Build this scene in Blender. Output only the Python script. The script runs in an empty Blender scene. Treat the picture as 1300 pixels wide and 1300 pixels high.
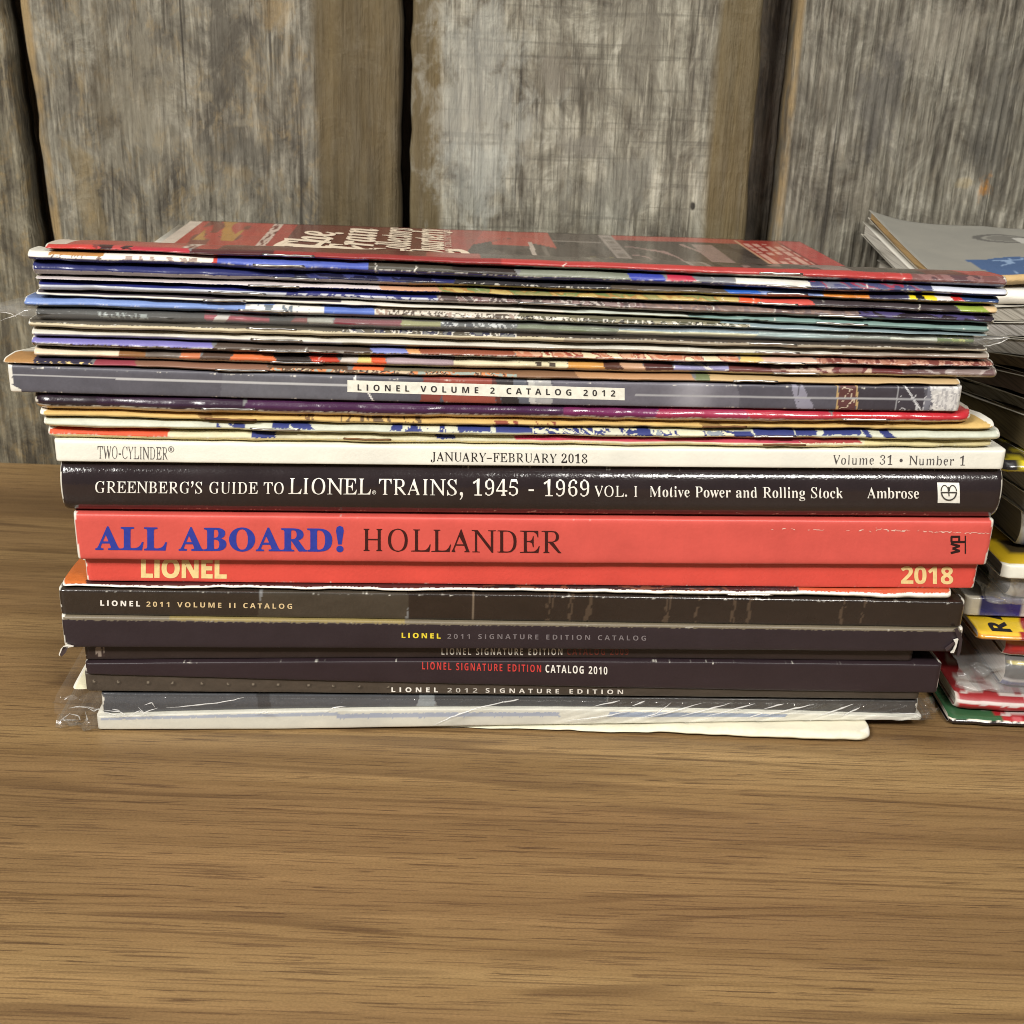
import bpy, math, random
import numpy as np
rng = np.random.default_rng(7)
random.seed(7)
C = bpy.context.scene.collection
sc = bpy.context.scene

# ------------------------------------------------------------------ camera
F_PX, PITCH, ROLL, CAM_H, CAM_D = 1580.0, math.radians(21.5), math.radians(2.0), .211, .345
_F = np.array([0, math.cos(PITCH), -math.sin(PITCH)]); _R0 = np.array([1., 0, 0]); _U0 = np.array([0, math.sin(PITCH), math.cos(PITCH)])
_R = _R0*math.cos(ROLL)+_U0*math.sin(ROLL); _U = _U0*math.cos(ROLL)-_R0*math.sin(ROLL)
_C = np.array([0, -CAM_D, CAM_H])
cam = bpy.data.cameras.new('camera'); cam.lens = 36*F_PX/1300; cam.sensor_width = 36; cam.clip_start = .01; cam.clip_end = 50
cam.dof.use_dof = True; cam.dof.focus_distance = .362; cam.dof.aperture_fstop = 42
co = bpy.data.objects.new('camera', cam); C.objects.link(co); sc.camera = co
from mathutils import Matrix, Vector
m = Matrix(((_R[0], _U[0], -_F[0], _C[0]), (_R[1], _U[1], -_F[1], _C[1]), (_R[2], _U[2], -_F[2], _C[2]), (0, 0, 0, 1)))
co.matrix_world = m

# ------------------------------------------------------------------ light
w = bpy.data.worlds.new('World'); sc.world = w; w.use_nodes = True
w.node_tree.nodes['Background'].inputs[0].default_value = (1, .95, .87, 1)
w.node_tree.nodes['Background'].inputs[1].default_value = .13
def area(name, loc, target, sx, sy, energy, col):
    l = bpy.data.lights.new(name, 'AREA'); l.shape = 'RECTANGLE'; l.size = sx; l.size_y = sy; l.energy = energy; l.color = col
    o = bpy.data.objects.new(name, l); C.objects.link(o); o.location = loc
    o.rotation_euler = (Vector(target)-Vector(loc)).to_track_quat('-Z', 'Y').to_euler()
area('ceiling_lamp', (-.80, -.92, 1.10), (-.05, 0, .06), .46, .40, 33, (1, .972, .922))
area('ceiling_lamp', (.50, -.92, 1.02), (.1, .0, .08), .36, .045, 14, (1, .968, .905))
area('ceiling_lamp', (-.05, -.25, 1.6), (.0, .1, .1), 1.3, .7, 7, (1, .968, .90))
sc.view_settings.view_transform = 'Standard'; sc.view_settings.look = 'None'
sc.view_settings.exposure = -.07; sc.view_settings.gamma = 1; sc.view_settings.use_curve_mapping = False
sc.cycles.filter_width = .95; sc.cycles.max_bounces = 10; sc.cycles.transparent_max_bounces = 16

# ------------------------------------------------------------------ helpers
PSI = .07                                              # the stack is turned a little
def ray(x, y): return _F+(x-650)/F_PX*_R-(y-650)/F_PX*_U
def at(x, y, dy=0., psi=PSI):                          # pixel of the photograph -> point on the spines' upright plane
    d = ray(x, y); t = (dy-_C[1]+psi*_C[0])/(d[1]-psi*d[0]); return _C+t*d
def at_z(x, y, z=0.):
    d = ray(x, y); return _C+(z-_C[2])/d[2]*d
def lin(c):
    c = np.asarray(c, float)/255.
    return np.where(c <= .04045, c/12.92, ((c+.055)/1.055)**2.4)
ALB = .86
def alb(c): return lin(c)*ALB
_tab = np.random.default_rng(3).random(65536)
def vn(x, seed=0, y=None):                             # smooth value noise in one or two dimensions, 0..1
    x = np.asarray(x, float); xi = np.floor(x).astype(np.int64); f = x-xi; f = f*f*(3-2*f)
    def h(a, b): return _tab[(a*7919+b*104729+seed*1299709) % 65536]
    if y is None: return h(xi, 0)*(1-f)+h(xi+1, 0)*f
    y = np.asarray(y, float); yi = np.floor(y).astype(np.int64); g = y-yi; g = g*g*(3-2*g)
    return (h(xi, yi)*(1-f)+h(xi+1, yi)*f)*(1-g)+(h(xi, yi+1)*(1-f)+h(xi+1, yi+1)*f)*g
def mesh_obj(name, V, Fc, mat, parent=None, cols=None, smooth=True, loc=(0, 0, 0)):
    me = bpy.data.meshes.new(name)
    V = np.asarray(V, float)-np.asarray(loc)
    me.from_pydata(V.tolist(), [], Fc if isinstance(Fc, list) else Fc.tolist()); me.materials.append(mat)
    if cols is not None:
        dom = 'POINT' if len(cols) == len(V) else 'CORNER'; a = me.color_attributes.new('print', 'FLOAT_COLOR', dom)
        ls = np.zeros(len(me.polygons), np.int32); me.polygons.foreach_get('loop_total', ls)
        cc = np.ones((len(cols), 4), np.float32); cc[:, :3] = cols
        a.data.foreach_set('color', (cc if dom == 'POINT' else np.repeat(cc, ls, axis=0)).ravel())
    if smooth: me.polygons.foreach_set('use_smooth', np.ones(len(me.polygons), bool))
    me.update()
    o = bpy.data.objects.new(name, me); C.objects.link(o)
    if parent is not None: o.parent = parent
    else: o.location = loc
    return o
def thing(name, label, cat, loc, group=None):
    o = bpy.data.objects.new(name, None); C.objects.link(o); o.location = loc; o.empty_display_size = .01
    o['label'] = label; o['category'] = cat
    if group: o['group'] = group
    return o
def tag(o, label, cat, group=None):
    o['label'] = label; o['category'] = cat
    if group: o['group'] = group

class NT:
    def __init__(s, name):
        s.m = bpy.data.materials.new(name); s.m.use_nodes = True; s.t = s.m.node_tree; s.b = s.t.nodes['Principled BSDF']; s.out = s.t.nodes['Material Output']
    def n(s, typ, **k):
        nd = s.t.nodes.new(typ)
        for a, v in k.items():
            if a.startswith('i_'): nd.inputs[a[2:].replace('_', ' ')].default_value = v
            else: setattr(nd, a, v)
        return nd
    def l(s, a, b): s.t.links.new(a, b)
    def ramp(s, stops, src, interp='LINEAR'):
        r = s.n('ShaderNodeValToRGB'); r.color_ramp.interpolation = interp
        e = r.color_ramp.elements
        while len(e) < len(stops): e.new(.5)
        for q, (p, c) in zip(e, stops): q.position = p; q.color = (c[0], c[1], c[2], 1) if len(c) == 3 else c
        if src is not None: s.l(src, r.inputs[0])
        return r
    def mix(s, fac, a, b, mode='MIX'):
        x = s.n('ShaderNodeMix', data_type='RGBA', blend_type=mode)
        for i, v in ((0, fac), (6, a), (7, b)):
            if hasattr(v, 'is_linked'): s.l(v, x.inputs[i])
            else: x.inputs[i].default_value = v if i == 0 else (v[0], v[1], v[2], 1)
        return x.outputs[2]
    def math(s, op, a, b=None):
        x = s.n('ShaderNodeMath', operation=op)
        for i, v in ((0, a), (1, b)):
            if v is None: continue
            if hasattr(v, 'is_linked'): s.l(v, x.inputs[i])
            else: x.inputs[i].default_value = v
        return x.outputs[0]

def cover_mat(name, rough, crinkle=.12, scale=900, coat=0.):
    k = NT(name); a = k.n('ShaderNodeAttribute', attribute_name='print'); tc = k.n('ShaderNodeTexCoord')
    n1 = k.n('ShaderNodeTexNoise', i_Scale=scale, i_Detail=3.); k.l(tc.outputs['Object'], n1.inputs['Vector'])
    n2 = k.n('ShaderNodeTexNoise', i_Scale=60., i_Detail=4.); k.l(tc.outputs['Object'], n2.inputs['Vector'])
    # faint dust and handling marks in the colour, varied gloss
    r = k.ramp([(.35, (.93, .93, .93)), (.7, (1.05, 1.04, 1.02))], n2.outputs['Fac'])
    k.l(k.mix(1., a.outputs['Color'], r.outputs[0], 'MULTIPLY'), k.b.inputs['Base Color'])
    k.l(k.math('ADD', k.math('MULTIPLY', n2.outputs['Fac'], .25), rough-.1), k.b.inputs['Roughness'])
    bp = k.n('ShaderNodeBump', i_Strength=crinkle, i_Distance=.0006); k.l(k.math('ADD', n1.outputs['Fac'], k.math('MULTIPLY', n2.outputs['Fac'], 2.)), bp.inputs['Height'])
    k.l(bp.outputs[0], k.b.inputs['Normal'])
    k.b.inputs['Specular IOR Level'].default_value = .5; k.b.inputs['Coat Weight'].default_value = coat; k.b.inputs['Coat Roughness'].default_value = .12
    return k.m
M_GLOSS = cover_mat('glossy_cover_paper', .24, .16, 900, .35)
M_SATIN = cover_mat('satin_cover_paper', .42, .10)
M_MATTE = cover_mat('matte_cover_paper', .68, .10)
M_CRINK = cover_mat('crinkled_laminate', .12, .13, 1300, .3)

def page_mat():
    k = NT('page_edges'); a = k.n('ShaderNodeAttribute', attribute_name='print'); tc = k.n('ShaderNodeTexCoord')
    mp = k.n('ShaderNodeMapping'); mp.inputs['Scale'].default_value = (4, 4, 1); k.l(tc.outputs['Object'], mp.inputs[0])
    n1 = k.n('ShaderNodeTexNoise', i_Scale=1900., i_Detail=2.); k.l(mp.outputs[0], n1.inputs['Vector'])
    mp.inputs['Scale'].default_value = (.012, .012, 1)
    r = k.ramp([(.3, (.45, .43, .40)), (.5, (.9, .88, .85)), (.75, (1, 1, 1))], n1.outputs['Fac'])
    k.l(k.mix(1., a.outputs['Color'], r.outputs[0], 'MULTIPLY'), k.b.inputs['Base Color']); k.b.inputs['Roughness'].default_value = .8
    return k.m
M_PAGE = page_mat()
def flat_mat(name, col, rough=.5, metal=0.):
    k = NT(name); k.b.inputs['Base Color'].default_value = (*alb(col), 1); k.b.inputs['Roughness'].default_value = rough; k.b.inputs['Metallic'].default_value = metal
    tc = k.n('ShaderNodeTexCoord'); n = k.n('ShaderNodeTexNoise', i_Scale=700., i_Detail=3.); k.l(tc.outputs['Object'], n.inputs['Vector'])
    c = alb(col); r = k.ramp([(.3, c*.88), (.7, np.minimum(c*1.08, 1))], n.outputs['Fac']); k.l(r.outputs[0], k.b.inputs['Base Color'])
    return k.m
_ink = {}
def ink(col, rough=.4):
    if col not in _ink: _ink[col] = flat_mat('ink', col, rough)
    return _ink[col]
M_STEEL = flat_mat('staple_wire', (205, 203, 200), .28, 1.)
M_RUST = flat_mat('rusty_staple_wire', (120, 85, 55), .6, .7)

def film_mat(name='clear_plastic_film', haze=.025, rough=.07):
    k = NT(name); tr = k.n('ShaderNodeBsdfTransparent'); tr.inputs[0].default_value = (.99, .99, .985, 1)
    tc = k.n('ShaderNodeTexCoord'); n = k.n('ShaderNodeTexNoise', i_Scale=160., i_Detail=4.); k.l(tc.outputs['Object'], n.inputs['Vector'])
    bp = k.n('ShaderNodeBump', i_Strength=.35, i_Distance=.0015); k.l(n.outputs['Fac'], bp.inputs['Height']); k.l(bp.outputs[0], k.b.inputs['Normal'])
    gl = k.n('ShaderNodeBsdfGlossy'); gl.inputs['Roughness'].default_value = rough; k.l(bp.outputs[0], gl.inputs['Normal'])
    lw = k.n('ShaderNodeLayerWeight', i_Blend=.36); k.l(bp.outputs[0], lw.inputs['Normal'])
    df = k.n('ShaderNodeBsdfDiffuse'); df.inputs[0].default_value = (.85, .84, .82, 1)
    m1_ = k.n('ShaderNodeMixShader'); m1_.inputs[0].default_value = haze; k.l(tr.outputs[0], m1_.inputs[1]); k.l(df.outputs[0], m1_.inputs[2])
    mx = k.n('ShaderNodeMixShader'); k.l(k.math('MULTIPLY', lw.outputs['Fresnel'], .32), mx.inputs[0]); k.l(m1_.outputs[0], mx.inputs[1]); k.l(gl.outputs[0], mx.inputs[2]); k.l(mx.outputs[0], k.out.inputs[0])
    return k.m
M_CREASE_HIGHLIGHT = film_mat('whitish_highlight_film', .38, .12); M_FILM = film_mat(); M_FILM3 = film_mat('dull_plastic_film', .07, .14); M_FILM2 = film_mat('cloudy_plastic_film', .14, .16)  # the crease film is whitened so its highlights are in the colour

# ------------------------------------------------------------------ setting: shelf top and plank wall
YW = .2335
def box_geo(V, Fc, x0, x1, y0, y1, z0, z1):
    b = len(V)
    V += [(x0, y0, z0), (x1, y0, z0), (x1, y1, z0), (x0, y1, z0), (x0, y0, z1), (x1, y0, z1), (x1, y1, z1), (x0, y1, z1)]
    Fc += [[b+i for i in f] for f in ((0, 3, 2, 1), (4, 5, 6, 7), (0, 1, 5, 4), (1, 2, 6, 5), (2, 3, 7, 6), (3, 0, 4, 7))]

def table_mat():
    k = NT('brown_wood_laminate'); tc = k.n('ShaderNodeTexCoord')
    def noise(scale, sx, detail=4., dist=0., rough=.5, off=(0, 0, 0)):
        mp = k.n('ShaderNodeMapping'); mp.inputs['Scale'].default_value = (sx, 1, 1); mp.inputs['Location'].default_value = off; mp.inputs['Rotation'].default_value = (0, 0, -.015)
        n = k.n('ShaderNodeTexNoise', i_Scale=scale, i_Detail=detail, i_Distortion=dist, i_Roughness=rough); k.l(tc.outputs['Object'], mp.inputs[0]); k.l(mp.outputs[0], n.inputs['Vector']); return n.outputs['Fac']
    big = noise(30., .05, 3., .25); bands = noise(75., .03, 4., .3, .55, (9, 3, 0)); fine = noise(620., .022, 5., .1, .7); pore = noise(1000., .036, 3., .1, .6, (5, 2, 0)); dash = noise(1700., .020, 2., .0, .5, (2, 8, 0)); speck = noise(2600., .5, 2., 0., .5, (4, 4, 0))
    lines = noise(16., .06, 3., .2, .5, (7, 4, 0)); mask = noise(60., .10, 2., 0., .5, (1, 6, 0))
    c = k.ramp([(.28, alb((108, 85, 56))), (.45, alb((131, 105, 71))), (.6, alb((143, 117, 79))), (.75, alb((170, 144, 101)))], big).outputs[0]
    c = k.mix(1., c, k.ramp([(.36, (.80, .77, .72)), (.44, (.93, .91, .88)), (.58, (.98, .97, .95)), (.62, (1.12, 1.11, 1.09))], bands).outputs[0], 'MULTIPLY')
    # long growth lines: thin dark contours that come and go
    ring = k.math('SINE', k.math('MULTIPLY', lines, 150.))
    lf = k.math('MULTIPLY', k.ramp([(.80, (0, 0, 0)), (.97, (1, 1, 1))], k.math('ADD', k.math('MULTIPLY', ring, .5), .5)).outputs[0], k.ramp([(.42, (0, 0, 0)), (.60, (1, 1, 1))], mask).outputs[0])
    c = k.mix(k.math('MULTIPLY', lf, .55), c, alb((82, 60, 38)))
    c = k.mix(1., c, k.ramp([(.36, (.86, .84, .81)), (.48, (.98, .97, .96)), (.62, (1.04, 1.03, 1.02))], fine).outputs[0], 'MULTIPLY')
    c = k.mix(k.math('MULTIPLY', k.ramp([(.635, (0, 0, 0)), (.655, (1, 1, 1))], pore).outputs[0], .75), c, alb((74, 54, 36)))
    c = k.mix(k.math('MULTIPLY', k.ramp([(.575, (0, 0, 0)), (.595, (1, 1, 1))], dash).outputs[0], .60), c, alb((84, 62, 42)))
    c = k.mix(1., c, k.ramp([(.35, (.88, .87, .85)), (.65, (1.10, 1.09, 1.08))], speck).outputs[0], 'MULTIPLY')
    k.l(c, k.b.inputs['Base Color']); k.b.inputs['Roughness'].default_value = .42
    k.b.inputs['Specular IOR Level'].default_value = .35
    bp = k.n('ShaderNodeBump', i_Strength=.12, i_Distance=.0003); k.l(pore, bp.inputs['Height']); k.l(bp.outputs[0], k.b.inputs['Normal'])
    return k.m
V = []; Fc = []; box_geo(V, Fc, -1.1, 1.1, -.75, YW-.0005, -.035, 0)
o = mesh_obj('table_top', V, Fc, table_mat(), smooth=False); o['kind'] = 'structure'

def plank_mat(name, seed, tan, saw, dark, edge_l, edge_r, x0, x1, freq, tint=(1, 1, 1), rim=0., marks=()):
    k = NT(name); tc = k.n('ShaderNodeTexCoord'); P = tc.outputs['Object']
    def noise(scale, sc3, detail=5., dist=0., off=0., rough=.55):
        mp = k.n('ShaderNodeMapping'); mp.inputs['Scale'].default_value = sc3; mp.inputs['Location'].default_value = (seed*1.7+off, 0, seed*.9)
        n = k.n('ShaderNodeTexNoise', i_Scale=scale, i_Detail=detail, i_Distortion=dist, i_Roughness=rough); k.l(P, mp.inputs[0]); k.l(mp.outputs[0], n.inputs['Vector']); return n.outputs['Fac']
    # growth rings cut lengthwise: bands along z, bent by a slow noise
    warp = noise(9., (1, 1, .35), 2., 0., 4.)
    sx = k.n('ShaderNodeSeparateXYZ'); k.l(P, sx.inputs[0])
    ph = k.math('ADD', k.math('MULTIPLY', sx.outputs['X'], freq), k.math('MULTIPLY', warp, freq*.045))
    ring = k.math('ADD', k.math('MULTIPLY', k.math('SINE', ph), .5), .5)
    grain = noise(700., (1, 1, .06), 4.); blotch = noise(55., (1, 1, .6), 8., .5, 7., .72); spot = noise(150., (1, 1, .6), 6., .5, 9., .75); sawn = noise(520., (.03, 1, 1), 3., 0., 2.)
    c = k.ramp([(.30, alb((70, 65, 57))), (.42, alb((112, 106, 95))), (.54, alb((144, 139, 126))), (.70, alb((192, 187, 174)))], blotch).outputs[0]
    c = k.mix(k.math('MULTIPLY', k.ramp([(.50, (0, 0, 0)), (.66, (1, 1, 1))], spot).outputs[0], tan), c, alb((170, 148, 108)))
    c = k.mix(k.math('MULTIPLY', k.ramp([(.0, (1, 1, 1)), (.42, (0, 0, 0))], ring).outputs[0], dark), c, alb((70, 60, 46)))
    c = k.mix(1., c, k.ramp([(.34, (.52, .50, .46)), (.48, (.94, .93, .91)), (.66, (1.16, 1.15, 1.12))], grain).outputs[0], 'MULTIPLY')
    fib = noise(430., (1, 1, .10), 4., .1, 17., .6)            # raised pale fibres
    c = k.mix(k.math('MULTIPLY', k.ramp([(.57, (0, 0, 0)), (.64, (1, 1, 1))], fib).outputs[0], .32), c, alb((204, 196, 178)))
    split = noise(230., (1, 1, .022), 3., .1, 13., .6)            # dark drying checks along the grain
    c = k.mix(k.math('MULTIPLY', k.ramp([(.64, (0, 0, 0)), (.69, (1, 1, 1))], split).outputs[0], .75), c, alb((46, 40, 32)))
    if saw > 0:
        c = k.mix(k.math('MULTIPLY', k.ramp([(.32, (1, 1, 1)), (.46, (0, 0, 0))], sawn).outputs[0], saw), c, alb((84, 78, 68)))
    # brown stained strips along the edges where the face was covered once
    wob = k.math('MULTIPLY', k.math('SUBTRACT', noise(30., (1, 1, .2), 3., 0., 5.), .5), .008)
    xx = k.math('ADD', sx.outputs['X'], wob)
    stain = k.ramp([(.3, alb((82, 68, 40))), (.6, alb((106, 89, 54))), (.8, alb((128, 109, 70)))], noise(60., (2, 1, .12), 5., .2, 3.)).outputs[0]
    for e, side in ((edge_l, 0), (edge_r, 1)):
        if not e: continue
        lim = x0+e if side == 0 else x1-e
        mr = k.n('ShaderNodeMapRange'); k.l(xx, mr.inputs[0])
        mr.inputs[1].default_value = lim-.002; mr.inputs[2].default_value = lim+.002
        mr.inputs[3].default_value = 1. if side == 0 else 0.; mr.inputs[4].default_value = 0. if side == 0 else 1.
        c = k.mix(k.math('MULTIPLY', mr.outputs[0], .85), c, stain)
    if rim:
        mr = k.n('ShaderNodeMapRange'); k.l(k.math('ADD', sx.outputs['X'], k.math('MULTIPLY', sx.outputs['Z'], rim)), mr.inputs[0])
        mr.inputs[1].default_value = x0+.0016; mr.inputs[2].default_value = x0+.0034; mr.inputs[3].default_value = 1.; mr.inputs[4].default_value = 0.
        c = k.mix(k.math('MULTIPLY', k.math('MULTIPLY', mr.outputs[0], .9), k.ramp([(.4, (.2, .2, .2)), (.55, (1, 1, 1))], noise(90., (1, 1, .5), 3., 0., 6.)).outputs[0]), c, alb((176, 150, 106)))
    for (mx, my, rx, rz, mc, st) in marks:                # knots, stains, chips and a painted patch of lamp glare, placed where the photograph shows them
        p = at(mx, my, YW, 0); px_ = p[0]; pz_ = p[2]
        n3 = noise(80., (1, 1, .7), 5., .4, mx*.01, .7)
        dx = k.math('DIVIDE', k.math('SUBTRACT', sx.outputs['X'], px_), rx); dz = k.math('DIVIDE', k.math('SUBTRACT', sx.outputs['Z'], pz_), rz)
        d = k.math('ADD', k.math('SQRT', k.math('ADD', k.math('MULTIPLY', dx, dx), k.math('MULTIPLY', dz, dz))), k.math('MULTIPLY', k.math('SUBTRACT', n3, .5), 3.6))
        c = k.mix(k.math('MULTIPLY', k.ramp([(.45, (1, 1, 1)), (1., (0, 0, 0))], d).outputs[0], st), c, alb(mc))
    c = k.mix(1., c, tint, 'MULTIPLY')
    k.l(c, k.b.inputs['Base Color']); k.b.inputs['Roughness'].default_value = .75
    bp = k.n('ShaderNodeBump', i_Strength=.8, i_Distance=.002); k.l(k.math('ADD', grain, k.math('ADD', k.math('MULTIPLY', ring, .5), blotch)), bp.inputs['Height']); k.l(bp.outputs[0], k.b.inputs['Normal'])
    return k.m
wall = bpy.data.objects.new('plank_wall', None); C.objects.link(wall); wall.location = (0, YW, 0); wall['kind'] = 'structure'
def plank(xa0, xa1, xb0, xb1, y, mat, seed):           # a = edge x at the bottom, b = edge x at z = .5
    nz, nx = 60, 14; V = []; Fc = []
    zs = np.linspace(-.035, .5, nz)
    for j, z in enumerate(zs):
        t = (z+.035)/.535
        l = xa0+(xb0-xa0)*t+(vn(z*90, seed)-.5)*.0016; r = xa1+(xb1-xa1)*t+(vn(z*90, seed+5)-.5)*.0016
        xs = np.concatenate([[l, l+.0012], np.linspace(l+.004, r-.004, nx), [r-.0012, r]])
        for i, x in enumerate(xs):
            yy = y+(.0025 if i in (0, len(xs)-1) else .0005 if i in (1, len(xs)-2) else 0)+(vn(x*40, seed+9)-.5)*.0012
            V.append((x, yy, z))
        V.append((xs[-1], y+.02, z)); V.append((xs[0], y+.02, z))
    n = nx+4; w_ = n+2
    for j in range(nz-1):
        for i in range(w_):
            i2 = (i+1) % w_
            Fc.append([j*w_+i, j*w_+i2, (j+1)*w_+i2, (j+1)*w_+i])
    Fc.append([(nz-1)*w_+i for i in range(w_)])
    mesh_obj('plank', V, Fc, mat, wall, loc=(0, YW, 0))
plank(-.62, -.2195, -.62, -.2415, YW, plank_mat('weathered_plank_tan', 1, .7, 0, .3, 0, 0, -.62, -.22, 620., (.66, .64, .56)), 1)
plank(-.2095, -.0570, -.2330, -.0545, YW-.001, plank_mat('weathered_plank_grey', 2, .55, 0, .22, 0, .036, -.2095, -.057, 700., (.76, .765, .74), .044, [(285, 60, .012, .030, (84, 78, 68), .75), (300, 190, .020, .012, (82, 78, 70), .6), (350, 15, .008, .010, (180, 152, 104), .35), (262, 122, .004, .0025, (180, 166, 136), .3), (310, 155, .004, .002, (180, 172, 152), .3), (110, 250, .008, .03, (160, 140, 100), .4), (175, 120, .02, .03, (150, 142, 124), .5), (300, 218, .007, .004, (172, 148, 104), .25), (130, 90, .005, .05, (90, 78, 58), .5)]), 2)
plank(-.0520, .1045, -.0495, .0975, YW+.001, plank_mat('weathered_plank_sawn', 3, .08, .5, .35, .0145, .020, -.052, .1015, 640., (1.0, 1.02, 1.0), 0., [(610, 120, .030, .05, (200, 200, 192), .30), (700, 90, .006, .014, (120, 112, 100), .7), (735, 185, .014, .005, (118, 112, 102), .7), (815, 40, .012, .02, (120, 114, 102), .5), (880, 262, .0012, .002, (40, 34, 28), .95), (600, 230, .02, .02, (170, 172, 166), .35), (780, 250, .02, .02, (126, 124, 116), .4)]), 3)  # the large pale mark paints in lamp glare on this plank
plank(.1165, .62, .1145, .62, YW-.0005, plank_mat('weathered_plank_ringed', 4, .12, .08, .45, 0, 0, .1165, .62, 1500., (.73, .735, .725), .004, [(1250, 240, .004, .007, (206, 140, 50), .9), (1225, 232, .007, .003, (186, 166, 124), .5), (1120, 120, .012, .03, (104, 100, 94), .6), (1190, 40, .02, .02, (170, 162, 146), .45), (1260, 160, .012, .04, (96, 92, 84), .55), (1090, 255, .008, .012, (150, 142, 126), .5)]), 4)
V = []; Fc = []; box_geo(V, Fc, -.62, .62, YW+.0215, YW+.035, -.035, .5)
mesh_obj('backing_board', V, Fc, plank_mat('dark_backing_board', 6, .3, 0, .5, .6, 0, -.5, .5, 500., (.42, .38, .36)), wall, smooth=False, loc=(0, YW, 0))
GL = {}
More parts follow.
